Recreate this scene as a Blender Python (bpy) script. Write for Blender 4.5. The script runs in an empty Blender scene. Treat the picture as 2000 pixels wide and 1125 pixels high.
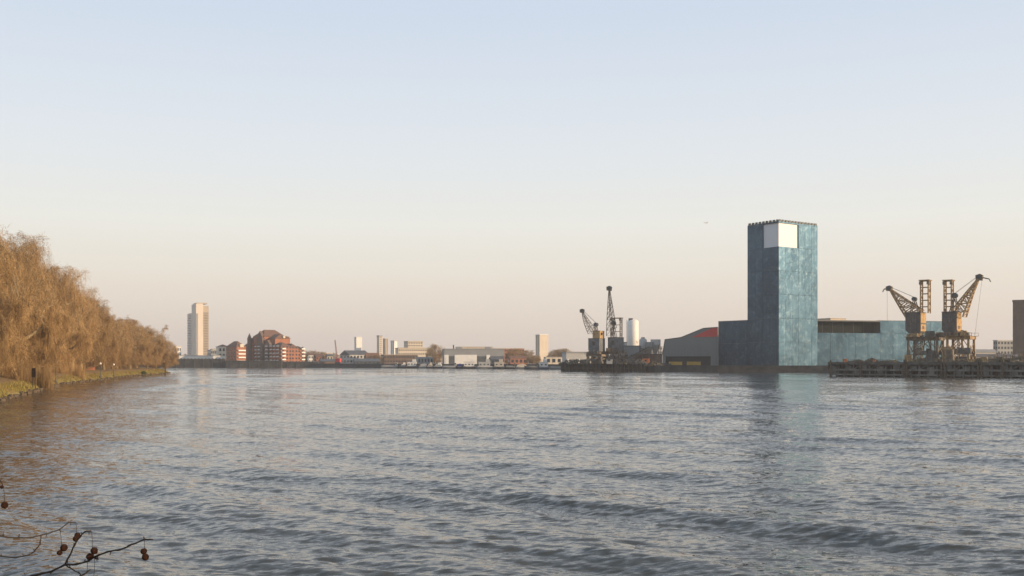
import bpy, math, random
import numpy as np
from mathutils import Vector, Matrix
random.seed(7); R = math.radians
sc = bpy.context.scene
F = 2000.0; HZ = 705.0; EYE = 5.5          # focal length in photo pixels, horizon row, eye height above the water

# ------------------------------------------------------------------ camera, sky, sun, exposure
cam = bpy.data.cameras.new('camera'); cam_o = bpy.data.objects.new('camera', cam); sc.collection.objects.link(cam_o)
cam.sensor_width = 36; cam.lens = 36.0; cam.shift_y = (HZ - 562.5) / 2000.0
cam.clip_start = 0.1; cam.clip_end = 20000
cam_o.location = (0, 0, EYE); cam_o.rotation_euler = (R(90), 0, 0)
sc.camera = cam_o
SUN_EL = 11.0
SUN_D = Vector((0.95, -0.31, 0)).normalized() * math.cos(R(SUN_EL)) + Vector((0, 0, math.sin(R(SUN_EL))))
world = bpy.data.worlds.new('World'); sc.world = world; world.use_nodes = True
wn = world.node_tree.nodes; wl = world.node_tree.links
bg = wn['Background']; bg.inputs['Strength'].default_value = 0.1
sky = wn.new('ShaderNodeTexSky'); sky.sky_type = 'NISHITA'; sky.sun_disc = False
sky.sun_elevation = R(SUN_EL); sky.sun_rotation = math.atan2(SUN_D.x, SUN_D.y)
sky.air_density = 1.0; sky.dust_density = 3.0; sky.ozone_density = 1.0
tc = wn.new('ShaderNodeTexCoord'); sep = wn.new('ShaderNodeSeparateXYZ'); wl.new(tc.outputs['Generated'], sep.inputs[0])
ramp = wn.new('ShaderNodeValToRGB'); wl.new(sep.outputs['Z'], ramp.inputs[0])
stops = [(0.0, (.66, .54, .46)), (.03, (.74, .635, .55)), (.075, (.795, .725, .63)), (.13, (.81, .80, .745)), (.2, (.735, .772, .808)),
         (.32, (.605, .685, .80)), (.6, (.44, .55, .68)), (1.0, (.28, .39, .55))]
el = ramp.color_ramp.elements
for i, (p, c) in enumerate(stops):
    e = el[i] if i < 2 else el.new(p)
    e.position = p; e.color = (*c, 1)
for i, (p, c) in enumerate(stops): el[i].position = p; el[i].color = (*c, 1)
scl = wn.new('ShaderNodeVectorMath'); scl.operation = 'SCALE'; scl.inputs['Scale'].default_value = 10.0
wl.new(ramp.outputs['Color'], scl.inputs[0])
mx = wn.new('ShaderNodeMix'); mx.data_type = 'RGBA'; mx.inputs['Factor'].default_value = 0.9
wl.new(sky.outputs['Color'], mx.inputs['A']); wl.new(scl.outputs[0], mx.inputs['B'])
wl.new(mx.outputs['Result'], bg.inputs['Color'])
sun = bpy.data.lights.new('sun', 'SUN'); sun.energy = 4.8; sun.angle = R(0.6); sun.color = (1.0, .73, .45)
sun_o = bpy.data.objects.new('sun', sun); sc.collection.objects.link(sun_o)
sun_o.rotation_euler = SUN_D.to_track_quat('Z', 'Y').to_euler()
sc.view_settings.view_transform = 'Standard'; sc.view_settings.look = 'None'
sc.view_settings.exposure = 0.18; sc.view_settings.gamma = 1.0; sc.view_settings.use_curve_mapping = False
sc.cycles.volume_bounces = 1 if hasattr(sc, 'cycles') else 0
sc.cycles.max_bounces = 6; sc.cycles.use_denoising = True; sc.cycles.sample_clamp_indirect = 3.0

# ------------------------------------------------------------------ materials
MATS = {}
def mat(name, col, rough=.8, metal=0., var=.25, scale=.4, col2=None, bump=0., bscale=None, rnd=.0, stretch=(1, 1, 1), spec=.5, coord='Object'):
    if name in MATS: return MATS[name]
    m = bpy.data.materials.new(name); m.use_nodes = True; n = m.node_tree.nodes; l = m.node_tree.links
    b = n['Principled BSDF']; b.inputs['Roughness'].default_value = rough; b.inputs['Metallic'].default_value = metal
    b.inputs['Specular IOR Level'].default_value = spec
    t = n.new('ShaderNodeTexCoord'); mp = n.new('ShaderNodeMapping'); mp.inputs['Scale'].default_value = stretch
    l.new(t.outputs[coord], mp.inputs[0])
    nz = n.new('ShaderNodeTexNoise'); nz.inputs['Scale'].default_value = scale; nz.inputs['Detail'].default_value = 7; nz.inputs['Roughness'].default_value = .65
    l.new(mp.outputs[0], nz.inputs['Vector'])
    rp = n.new('ShaderNodeValToRGB'); l.new(nz.outputs['Fac'], rp.inputs[0])
    c2 = col2 or tuple(c * (1 - var) for c in col)
    rp.color_ramp.elements[0].position = .36; rp.color_ramp.elements[0].color = (*c2, 1)
    rp.color_ramp.elements[1].position = .64; rp.color_ramp.elements[1].color = (*col, 1)
    out = rp.outputs['Color']
    if rnd:
        oi = n.new('ShaderNodeObjectInfo'); mr = n.new('ShaderNodeMapRange'); l.new(oi.outputs['Random'], mr.inputs[0])
        mr.inputs['To Min'].default_value = 1 - rnd; mr.inputs['To Max'].default_value = 1 + rnd
        hs = n.new('ShaderNodeHueSaturation'); l.new(out, hs.inputs['Color']); l.new(mr.outputs[0], hs.inputs['Value']); out = hs.outputs['Color']
    l.new(out, b.inputs['Base Color'])
    if bump:
        n2 = n.new('ShaderNodeTexNoise'); n2.inputs['Scale'].default_value = bscale or scale * 6; n2.inputs['Detail'].default_value = 4
        l.new(mp.outputs[0], n2.inputs['Vector'])
        bp = n.new('ShaderNodeBump'); bp.inputs['Strength'].default_value = bump; bp.inputs['Distance'].default_value = .1
        l.new(n2.outputs['Fac'], bp.inputs['Height']); l.new(bp.outputs[0], b.inputs['Normal'])
    MATS[name] = m; return m
BRICK = mat('red brick', (.37, .155, .09), .9, scale=.5, var=.3)
BRICKD = mat('brown brick', (.17, .115, .085), .9, scale=.3, var=.3)
WHITE = mat('white paint', (.78, .75, .70), .6, var=.12, scale=.3)
CREAM = mat('cream render', (.62, .53, .42), .8, var=.15, scale=.2)
TAN = mat('tan concrete', (.46, .38, .29), .85, var=.2, scale=.2)
GREY = mat('grey cladding', (.27, .275, .28), .7, var=.15, scale=.15)
LGREY = mat('light grey cladding', (.46, .45, .43), .7, var=.15, scale=.15)
DGREY = mat('dark grey metal', (.075, .085, .09), .6, var=.3, scale=.3)
ROOFT = mat('brown roof tile', (.19, .10, .065), .85, var=.3, scale=.6)
SLATE = mat('slate roof', (.10, .10, .105), .7, var=.25, scale=.5)
GLASS = mat('window glass', (.035, .045, .055), .12, var=.3, scale=.3, spec=.8)
CONC = mat('weathered concrete', (.15, .145, .13), .9, scale=.35, col2=(.065, .062, .055), bump=.5, rnd=.25)
CONCD = mat('dark river wall', (.075, .072, .066), .9, scale=.25, col2=(.03, .03, .028), bump=.5)
RUST = mat('rusty painted steel', (.46, .32, .16), .75, scale=1.2, col2=(.17, .095, .045), bump=.2)
STEEL = mat('weathered crane steel', (.24, .19, .13), .7, scale=.8, col2=(.08, .06, .045), rnd=.15)
CRDARK = mat('dark crane sheeting', (.125, .115, .105), .7, scale=.6, col2=(.06, .052, .046))  # on the machine houses this dark tone also carries the front's shade
CRBLUE = mat('blue grey crane sheeting', (.17, .18, .195), .7, scale=.5, col2=(.075, .08, .09))
OCHRE = mat('ochre crane cabin', (.50, .34, .15), .7, scale=.9, col2=(.27, .15, .06))  # also the sunlit copy of the dark sheeting on house ends
RED = mat('red paint', (.62, .06, .05), .6, var=.2, scale=.3)
ORANGE = mat('orange paint', (.68, .20, .06), .6, var=.3, scale=.8)
YELLOW = mat('yellow barrier paint', (.55, .33, .05), .6, var=.3, scale=.5)
BLUE = mat('blue tarpaulin', (.04, .07, .30), .6, var=.2, scale=.6)
HULL = mat('dark hull paint', (.035, .035, .038), .5, var=.4, scale=.5)
HULLB = mat('navy hull paint', (.035, .05, .09), .45, var=.3, scale=.5)
HULLG = mat('grey hull paint', (.20, .20, .20), .5, var=.3, scale=.4)
TWIG = mat('winter twigs', (.45, .295, .14), .9, scale=.5, col2=(.22, .135, .06), rnd=.2, spec=.2)
BARK = mat('plane tree bark', (.44, .35, .22), .9, scale=1.3, col2=(.22, .165, .10), bump=.4, spec=.2)
FTWIG = mat('near twig bark', (.055, .042, .035), .85, scale=20, col2=(.03, .022, .018), spec=.3)
BALL = mat('plane seed ball', (.16, .065, .035), .95, scale=60, col2=(.06, .025, .016), bump=1.0, bscale=260, spec=.2)
TIMBER = mat('wet timber', (.13, .095, .06), .85, scale=1.5, col2=(.05, .038, .026), bump=.5)
GRASS = mat('bank grass', (.27, .23, .06), .9, scale=.25, col2=(.25, .18, .075), bump=.6, coord='Object', spec=.2)
BUSH = mat('bush leaves', (.07, .09, .025), .8, scale=3, var=.4, spec=.3)
LITTER = mat('leaf litter', (.30, .20, .095), .95, scale=.4, var=.35, spec=.2)
SOIL = mat('far bank ground', (.16, .15, .125), .95, scale=.05, var=.3)
MUD = mat('muddy ground', (.13, .095, .06), .95, scale=.2, var=.3)
RUBBLE = mat('rubble and weeds', (.20, .165, .11), .95, scale=1.5, col2=(.07, .06, .04))
FARWOOD = mat('far winter trees', (.20, .15, .11), .95, scale=.08, var=.35)
BIRDM = mat('gull feathers', (.72, .72, .72), .8, var=.2, scale=5)

def patina():
    m = bpy.data.materials.new('verdigris metal'); m.use_nodes = True; n = m.node_tree.nodes; l = m.node_tree.links
    b = n['Principled BSDF']
    t = n.new('ShaderNodeNewGeometry')
    def noise(scale, detail=6, rough=.6, dist=0., st=(1, 1, 1)):
        mp = n.new('ShaderNodeMapping'); mp.inputs['Scale'].default_value = st; l.new(t.outputs['Position'], mp.inputs[0])
        z = n.new('ShaderNodeTexNoise'); z.inputs['Scale'].default_value = scale; z.inputs['Detail'].default_value = detail
        z.inputs['Roughness'].default_value = rough; z.inputs['Distortion'].default_value = dist; l.new(mp.outputs[0], z.inputs['Vector']); return z.outputs['Fac']
    def ramp(f, a, b_, ca, cb):
        r = n.new('ShaderNodeValToRGB'); l.new(f, r.inputs[0]); e = r.color_ramp.elements
        e[0].position = a; e[0].color = (*ca, 1); e[1].position = b_; e[1].color = (*cb, 1); return r.outputs['Color']
    def mixc(f, a, b_, fac=None):
        x = n.new('ShaderNodeMix'); x.data_type = 'RGBA'
        if f is not None: l.new(f, x.inputs['Factor'])
        else: x.inputs['Factor'].default_value = fac
        l.new(a, x.inputs['A']); l.new(b_, x.inputs['B']); return x.outputs['Result']
    base = ramp(noise(.06, 5, .6, .8), .35, .68, (.013, .039, .070), (.034, .077, .124))
    spots = ramp(noise(.38, 10, .78, .5), .50, .72, (0, 0, 0), (.8, .8, .8))
    pale = ramp(noise(.5, 4, .6), .3, .7, (.055, .110, .168), (.148, .200, .232))
    c1 = mixc(spots, base, pale)
    dark = ramp(noise(.28, 10, .8, .6), .52, .70, (0, 0, 0), (.75, .75, .75))
    dk = n.new('ShaderNodeRGB'); dk.outputs[0].default_value = (.013, .030, .048, 1)
    c2 = mixc(dark, c1, dk.outputs[0])
    streak = ramp(noise(.9, 3, .5, 0, (1, 1, .03)), .56, .75, (0, 0, 0), (.3, .3, .3))
    lt = n.new('ShaderNodeRGB'); lt.outputs[0].default_value = (.085, .15, .20, 1)
    c3 = mixc(streak, c2, lt.outputs[0])
    oi = n.new('ShaderNodeObjectInfo'); mr = n.new('ShaderNodeMapRange'); l.new(oi.outputs['Random'], mr.inputs[0])
    mr.inputs['To Min'].default_value = .92; mr.inputs['To Max'].default_value = 1.07
    hs = n.new('ShaderNodeHueSaturation'); l.new(c3, hs.inputs['Color']); l.new(mr.outputs[0], hs.inputs['Value'])
    l.new(hs.outputs['Color'], b.inputs['Base Color'])
    b.inputs['Metallic'].default_value = .85; 
    rr = n.new('ShaderNodeMapRange'); l.new(noise(.45, 9, .75), rr.inputs[0]); rr.inputs['To Min'].default_value = .24; rr.inputs['To Max'].default_value = .46
    l.new(rr.outputs[0], b.inputs['Roughness'])
    bp = n.new('ShaderNodeBump'); bp.inputs['Strength'].default_value = .25; bp.inputs['Distance'].default_value = .25
    l.new(noise(.35, 6), bp.inputs['Height']); l.new(bp.outputs[0], b.inputs['Normal'])
    return m
PATINA = patina()

RIP = .95
def water_mat():
    m = bpy.data.materials.new('river water'); m.use_nodes = True; n = m.node_tree.nodes; l = m.node_tree.links
    b = n['Principled BSDF']; b.inputs['Base Color'].default_value = (.072, .067, .055, 1); b.inputs['Roughness'].default_value = .04
    b.inputs['IOR'].default_value = 1.33
    g = n.new('ShaderNodeNewGeometry')
    def nz(scale, det, st, rot=0):
        mp = n.new('ShaderNodeMapping'); mp.inputs['Scale'].default_value = st; mp.inputs['Rotation'].default_value = (0, 0, rot); l.new(g.outputs['Position'], mp.inputs[0])
        z = n.new('ShaderNodeTexNoise'); z.inputs['Scale'].default_value = scale; z.inputs['Detail'].default_value = det; z.inputs['Roughness'].default_value = .55
        z.inputs['Distortion'].default_value = .4; l.new(mp.outputs[0], z.inputs['Vector']); return z.outputs['Fac']
    # wind ripples too fine for the mesh: small random tilts of the surface normal
    def tilt(scale, st, rot, k):
        mp = n.new('ShaderNodeMapping'); mp.inputs['Scale'].default_value = st; mp.inputs['Rotation'].default_value = (0, 0, rot); l.new(g.outputs['Position'], mp.inputs[0])
        z = n.new('ShaderNodeTexNoise'); z.inputs['Scale'].default_value = scale; z.inputs['Detail'].default_value = 3; z.inputs['Roughness'].default_value = .6; l.new(mp.outputs[0], z.inputs['Vector'])
        a = n.new('ShaderNodeVectorMath'); a.operation = 'SUBTRACT'; l.new(z.outputs['Color'], a.inputs[0]); a.inputs[1].default_value = (.5, .5, .5)
        c = n.new('ShaderNodeVectorMath'); c.operation = 'MULTIPLY'; l.new(a.outputs[0], c.inputs[0]); c.inputs[1].default_value = (k * .7, k * 1.1, 0); return c.outputs[0]
    def vadd(p, q):
        a = n.new('ShaderNodeVectorMath'); a.operation = 'ADD'; l.new(p, a.inputs[0]); l.new(q, a.inputs[1]); return a.outputs[0]
    # calmer slicks and rougher gust lanes
    mg = n.new('ShaderNodeMapping'); mg.inputs['Scale'].default_value = (.5, 1.6, 1); mg.inputs['Rotation'].default_value = (0, 0, R(-8)); l.new(g.outputs['Position'], mg.inputs[0])
    zg = n.new('ShaderNodeTexNoise'); zg.inputs['Scale'].default_value = .022; zg.inputs['Detail'].default_value = 4; l.new(mg.outputs[0], zg.inputs['Vector'])
    gr = n.new('ShaderNodeMapRange'); l.new(zg.outputs['Fac'], gr.inputs[0]); gr.inputs['From Min'].default_value = .35; gr.inputs['From Max'].default_value = .65; gr.inputs['To Min'].default_value = .75; gr.inputs['To Max'].default_value = 1.15
    tt = n.new('ShaderNodeVectorMath'); tt.operation = 'SCALE'; l.new(vadd(tilt(4.4, (.5, 1.25, 1), R(10), RIP), tilt(.9, (.45, 1.2, 1), R(32), RIP * .34)), tt.inputs[0]); l.new(gr.outputs[0], tt.inputs['Scale'])
    v = vadd(g.outputs['Normal'], tt.outputs[0])
    nn = n.new('ShaderNodeVectorMath'); nn.operation = 'NORMALIZE'; l.new(v, nn.inputs[0]); l.new(nn.outputs[0], b.inputs['Normal'])
    return m
WATER = water_mat()

# ------------------------------------------------------------------ helpers
col = sc.collection
def X(px, D): return (px - 1000.0) / F * D
def Z(py, D): return EYE + (HZ - py) / F * D
class MB:
    def __init__(s): s.v = []; s.f = []
    def add(s, vs, fs):
        o = len(s.v); s.v += [tuple(v) for v in vs]; s.f += [tuple(i + o for i in f) for f in fs]; return s
    def box(s, x0, x1, y0, y1, z0, z1):
        return s.add([(x0, y0, z0), (x1, y0, z0), (x1, y1, z0), (x0, y1, z0), (x0, y0, z1), (x1, y0, z1), (x1, y1, z1), (x0, y1, z1)],
                     [(0, 3, 2, 1), (4, 5, 6, 7), (0, 1, 5, 4), (1, 2, 6, 5), (2, 3, 7, 6), (3, 0, 4, 7)])
    def frus(s, x0, x1, y0, y1, z0, X0, X1, Y0, Y1, z1):
        return s.add([(x0, y0, z0), (x1, y0, z0), (x1, y1, z0), (x0, y1, z0), (X0, Y0, z1), (X1, Y0, z1), (X1, Y1, z1), (X0, Y1, z1)],
                     [(0, 3, 2, 1), (4, 5, 6, 7), (0, 1, 5, 4), (1, 2, 6, 5), (2, 3, 7, 6), (3, 0, 4, 7)])
    def tube(s, pts, rad, n=6, caps=True):
        pts = [Vector(p) for p in pts]
        if not hasattr(rad, '__len__'): rad = [rad] * len(pts)
        vs = []; fs = []
        for i, p in enumerate(pts):
            d = (pts[min(i + 1, len(pts) - 1)] - pts[max(i - 1, 0)]).normalized()
            a = d.orthogonal().normalized() if i == 0 else (a - d * a.dot(d)).normalized()
            b = d.cross(a)
            for k in range(n):
                t = 2 * math.pi * k / n; vs.append(p + (a * math.cos(t) + b * math.sin(t)) * rad[i])
        for i in range(len(pts) - 1):
            for k in range(n): fs.append((i * n + k, i * n + (k + 1) % n, (i + 1) * n + (k + 1) % n, (i + 1) * n + k))
        if caps: fs.append(tuple(range(n))[::-1]); fs.append(tuple((len(pts) - 1) * n + k for k in range(n)))
        return s.add(vs, fs)
    def beam(s, p, q, w, h=None):
        p = Vector(p); q = Vector(q); h = h or w; d = (q - p).normalized()
        up = Vector((0, 0, 1)) if abs(d.z) < .95 else Vector((0, 1, 0))
        a = d.cross(up).normalized() * w / 2; b = a.cross(d).normalized() * h / 2
        vs = [p - a - b, p + a - b, p + a + b, p - a + b, q - a - b, q + a - b, q + a + b, q - a + b]
        return s.add(vs, [(0, 3, 2, 1), (4, 5, 6, 7), (0, 1, 5, 4), (1, 2, 6, 5), (2, 3, 7, 6), (3, 0, 4, 7)])
    def prism(s, poly, y0, y1):       # polygon in x,z extruded in y
        n = len(poly); vs = [(x, y0, z) for x, z in poly] + [(x, y1, z) for x, z in poly]
        fs = [tuple(range(n)), tuple(range(2 * n - 1, n - 1, -1))] + [(i, i + n, (i + 1) % n + n, (i + 1) % n) for i in range(n)]
        return s.add(vs, fs)
    def lathe(s, prof, cx, cy, n=16):
        vs = []; fs = []
        for r, z in prof:
            for k in range(n): t = 2 * math.pi * k / n; vs.append((cx + r * math.cos(t), cy + r * math.sin(t), z))
        for i in range(len(prof) - 1):
            for k in range(n): fs.append((i * n + k, i * n + (k + 1) % n, (i + 1) * n + (k + 1) % n, (i + 1) * n + k))
        fs.append(tuple((len(prof) - 1) * n + k for k in range(n))); fs.append(tuple(range(n))[::-1])
        return s.add(vs, fs)
    def ball(s, c, r, n=10, m=7, jit=0.):
        vs = []; fs = []; c = Vector(c)
        for i in range(m + 1):
            a = math.pi * i / m
            for k in range(n):
                t = 2 * math.pi * k / n; q = r * (1 + random.uniform(-jit, jit))
                vs.append(c + Vector((math.sin(a) * math.cos(t), math.sin(a) * math.sin(t), math.cos(a))) * q)
        for i in range(m):
            for k in range(n): fs.append((i * n + k, (i + 1) * n + k, (i + 1) * n + (k + 1) % n, i * n + (k + 1) % n))
        return s.add(vs, fs)
    def hip(s, x0, x1, y0, y1, z0, z1, inset=None, o=.5):
        x0 -= o; x1 += o; y0 -= o; y1 += o
        w = x1 - x0; d = y1 - y0; i = inset if inset is not None else min(w, d) / 2
        ym = (y0 + y1) / 2; xm = (x0 + x1) / 2
        if w >= d: a = (x0 + i, ym, z1); b = (x1 - i, ym, z1); f = [(0, 1, 5, 4), (1, 2, 5), (2, 3, 4, 5), (3, 0, 4), (0, 3, 2, 1)]
        else: a = (xm, y0 + i, z1); b = (xm, y1 - i, z1); f = [(0, 1, 4), (1, 2, 5, 4), (2, 3, 5), (3, 0, 4, 5), (0, 3, 2, 1)]
        return s.add([(x0, y0, z0), (x1, y0, z0), (x1, y1, z0), (x0, y1, z0), a, b], f)
    def lattice(s, p0, p1, w0, w1, n, t, side=Vector((0, 1, 0)), ht0=None, ht1=None):
        p0 = Vector(p0); p1 = Vector(p1); d = (p1 - p0).normalized(); a = (side - d * side.dot(d)).normalized(); b = d.cross(a)
        ht0 = ht0 or w0; ht1 = ht1 or w1
        def c(i, k):
            f = i / n; w = w0 + (w1 - w0) * f; h = ht0 + (ht1 - ht0) * f; sa, sb = ((-1, -1), (1, -1), (1, 1), (-1, 1))[k % 4]
            return p0.lerp(p1, f) + a * sa * w / 2 + b * sb * h / 2
        for k in range(4):
            s.beam(c(0, k), c(n, k), t * 1.4)
            for i in range(n):
                s.beam(c(i, k), c(i, k + 1), t * .8)
                s.beam(c(i, k + i % 2), c(i + 1, k + 1 - i % 2), t * .8)
            s.beam(c(n, k), c(n, k + 1), t)
        return s
    def mesh(s, name, m, smooth=False):
        me = bpy.data.meshes.new(name); me.from_pydata(s.v, [], s.f); me.update()
        if m: me.materials.append(m)
        if smooth: me.polygons.foreach_set('use_smooth', [True] * len(me.polygons))
        return me
    def build(s, name, m, parent=None, smooth=False, **kw):
        return obj(name, s.mesh(name, m, smooth), parent, **kw)
def obj(name, me, parent=None, loc=None, rz=0, label=None, cat=None, group=None, kind=None):
    o = bpy.data.objects.new(name, me); col.objects.link(o)
    if parent: o.parent = parent
    if loc: o.location = loc
    if rz: o.rotation_euler = (0, 0, rz)
    for k, v in (('label', label), ('category', cat), ('group', group), ('kind', kind)):
        if v: o[k] = v
    return o
def thing(name, label, cat, loc=(0, 0, 0), rz=0, group=None): return obj(name, None, None, loc, rz, label, cat, group)
ORD = ['first', 'second', 'third', 'fourth', 'fifth', 'sixth', 'seventh', 'eighth', 'ninth', 'tenth', 'eleventh', 'twelfth', 'thirteenth', 'fourteenth',
       'fifteenth', 'sixteenth', 'seventeenth', 'eighteenth', 'nineteenth', 'twentieth', 'twenty-first', 'twenty-second', 'twenty-third', 'twenty-fourth', 'twenty-fifth']
GROUND = 3.0
def corner(pl, pc, pr, D, th):
    """a box corner at column pc; right face runs to column pr, left face to column pl. returns loc, a, b (face lengths)"""
    u = lambda p: (p - 1000) / F
    s, c = math.sin(th), math.cos(th); Xc = u(pc) * D
    den = s + u(pl) * c
    return (Xc, D, 0), (u(pr) * D - Xc) / (c - u(pr) * s), (min(60.0, (Xc - u(pl) * D) / den) if den > .02 else 22.0)

# ------------------------------------------------------------------ water
def build_water():
    D = [-60., -20., 0.]; d = 4.0
    while d < 900: D.append(d); d *= 1.0046 if d > 20 else 1.025
    D.append(1000.); D = np.array(D); nr = len(D); nc = 860
    u = np.linspace(-1, 1, nc); u = np.sign(u) * np.abs(u) ** 1.1
    half = .68 * np.abs(D) + 14
    XX = u[None, :] * half[:, None]
    XX = np.concatenate([np.full((nr, 1), -1600.), XX, np.full((nr, 1), 1600.)], 1)
    YY = np.repeat(D[:, None], nc + 2, 1); ZZ = np.zeros_like(XX)
    dy = np.gradient(D)
    rng = np.random.default_rng(3)
    comps = []
    for i in range(7):   # long wake waves running obliquely across the river
        comps.append((rng.uniform(7, 10.5), R(46 + rng.normal(0, 3.5)), .029))
    for i in range(40): comps.append((rng.uniform(1.5, 4.5), R(52 + rng.normal(0, 12)), .0108))
    for i in range(140): comps.append((math.exp(rng.uniform(math.log(.22), math.log(1.15))), R(68 + rng.normal(0, 21)), .0188))
    # slow amplitude envelope so wave groups come and go
    env = 1 + .45 * np.sin(XX * .05 + YY * .031 + 1.1) * np.sin(YY * .043 - XX * .02 + .4) + .3 * np.sin(XX * .021 - YY * .017 + 2.)
    for lam, th, slope in comps:
        k = 2 * math.pi / lam; ph = rng.uniform(0, 6.28)
        w = np.clip((lam / (dy * 2.2) - 1), 0, 1)
        rows = np.nonzero(w > 0)[0]
        if len(rows) == 0: continue
        r0, r1 = rows[0], rows[-1] + 1
        a = slope / k * w[r0:r1, None]
        p = k * (math.cos(th) * XX[r0:r1] + math.sin(th) * YY[r0:r1]) + ph
        c = np.cos(p); ZZ[r0:r1] += a * (c + .24 * np.cos(2 * p)) * (env[r0:r1] if lam > 2 else 1)
    ZZ[:, 0] = 0; ZZ[:, -1] = 0
    n2 = nc + 2; co = np.stack([XX, YY, ZZ], -1).reshape(-1, 3).astype(np.float32)
    i = np.arange(nr - 1)[:, None] * n2 + np.arange(n2 - 1)[None, :]
    q = np.stack([i, i + 1, i + n2 + 1, i + n2], -1).reshape(-1, 4).astype(np.int32)
    me = bpy.data.meshes.new('water'); me.vertices.add(len(co)); me.vertices.foreach_set('co', co.ravel())
    me.loops.add(q.size); me.loops.foreach_set('vertex_index', q.ravel())
    me.polygons.add(len(q)); me.polygons.foreach_set('loop_start', np.arange(0, q.size, 4, dtype=np.int32))
    me.polygons.foreach_set('use_smooth', np.ones(len(q), dtype=bool)); me.update(calc_edges=True)
    me.materials.append(WATER); obj('water', me, kind='structure')
build_water()

# ------------------------------------------------------------------ far bank and left bank
def far_edge():
    e = [(-900, 860), (-200, 850), (345, 846), (600, 840), (745, 800), (900, 735), (1000, 700), (1100, 660), (1180, 575), (1230, 540), (1292, 503), (1400, 494),
         (1521, 487), (1640, 480), (1800, 462), (2000, 445), (2500, 420)]
    return [(X(p, d), d) for p, d in e]
FE = far_edge()
def far_bank():
    m = MB(); w = MB()
    for (x0, y0), (x1, y1) in zip(FE[:-1], FE[1:]):
        m.add([(x0, y0, GROUND), (x1, y1, GROUND), (x1 * 3400 / y1 if x1 < 0 else x1 + 1.0 * (3400 - y1), 3400, GROUND), (x0 * 3400 / y0 if x0 < 0 else x0 + 1.0 * (3400 - y0), 3400, GROUND)], [(0, 1, 2, 3)])
        dx, dy = x1 - x0, y1 - y0; L = math.hypot(dx, dy); nx, ny = dy / L * -.9, dx / L * .9
    m.build('ground', SOIL, kind='structure')
    vs = []; fs = []
    for i, (x, y) in enumerate(FE): vs += [(x * .9985, y * .9985, -1.5), (x * .9985, y * .9985, GROUND + .35), (x * 1.001, y * 1.001, GROUND + .35), (x * 1.001, y * 1.001, -1.5)]
    for i in range(len(FE) - 1):
        for k in range(4): fs.append((i * 4 + k, i * 4 + (k + 1) % 4, i * 4 + 4 + (k + 1) % 4, i * 4 + 4 + k))
    w.add(vs, fs).build('river_wall', CONCD, label='long dark stone river wall along the far shore', cat='wall')
far_bank()
def tall_wall(p0, p1, D, zt, label):
    x0, x1 = X(p0, D), X(p1, D); t = thing('embankment_wall', label, 'wall', (x0, D, 0)); L = x1 - x0
    MB().box(0, L, 0, 3, -1.2, zt).build('wall', CONCD, t); MB().box(-.1, L + .1, -.3, 3.1, zt, zt + .35).build('coping', CONC, t)
    k = int(L / 7)
    me = MB().box(-.4, .4, -.35, -.002, -1.2, zt).mesh('pier', CONCD)
    for i in range(k): obj('pier', me, t, ((i + .5) * L / k, 0, 0))
tall_wall(300, 440, 838, 6.9, 'dark embankment wall left of the brick flats')
tall_wall(441, 550, 834, 5.6, 'tall dark embankment wall under the brick flats')
tall_wall(552, 622, 836, 4.6, 'low dark quay wall right of the brick flats')

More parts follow.
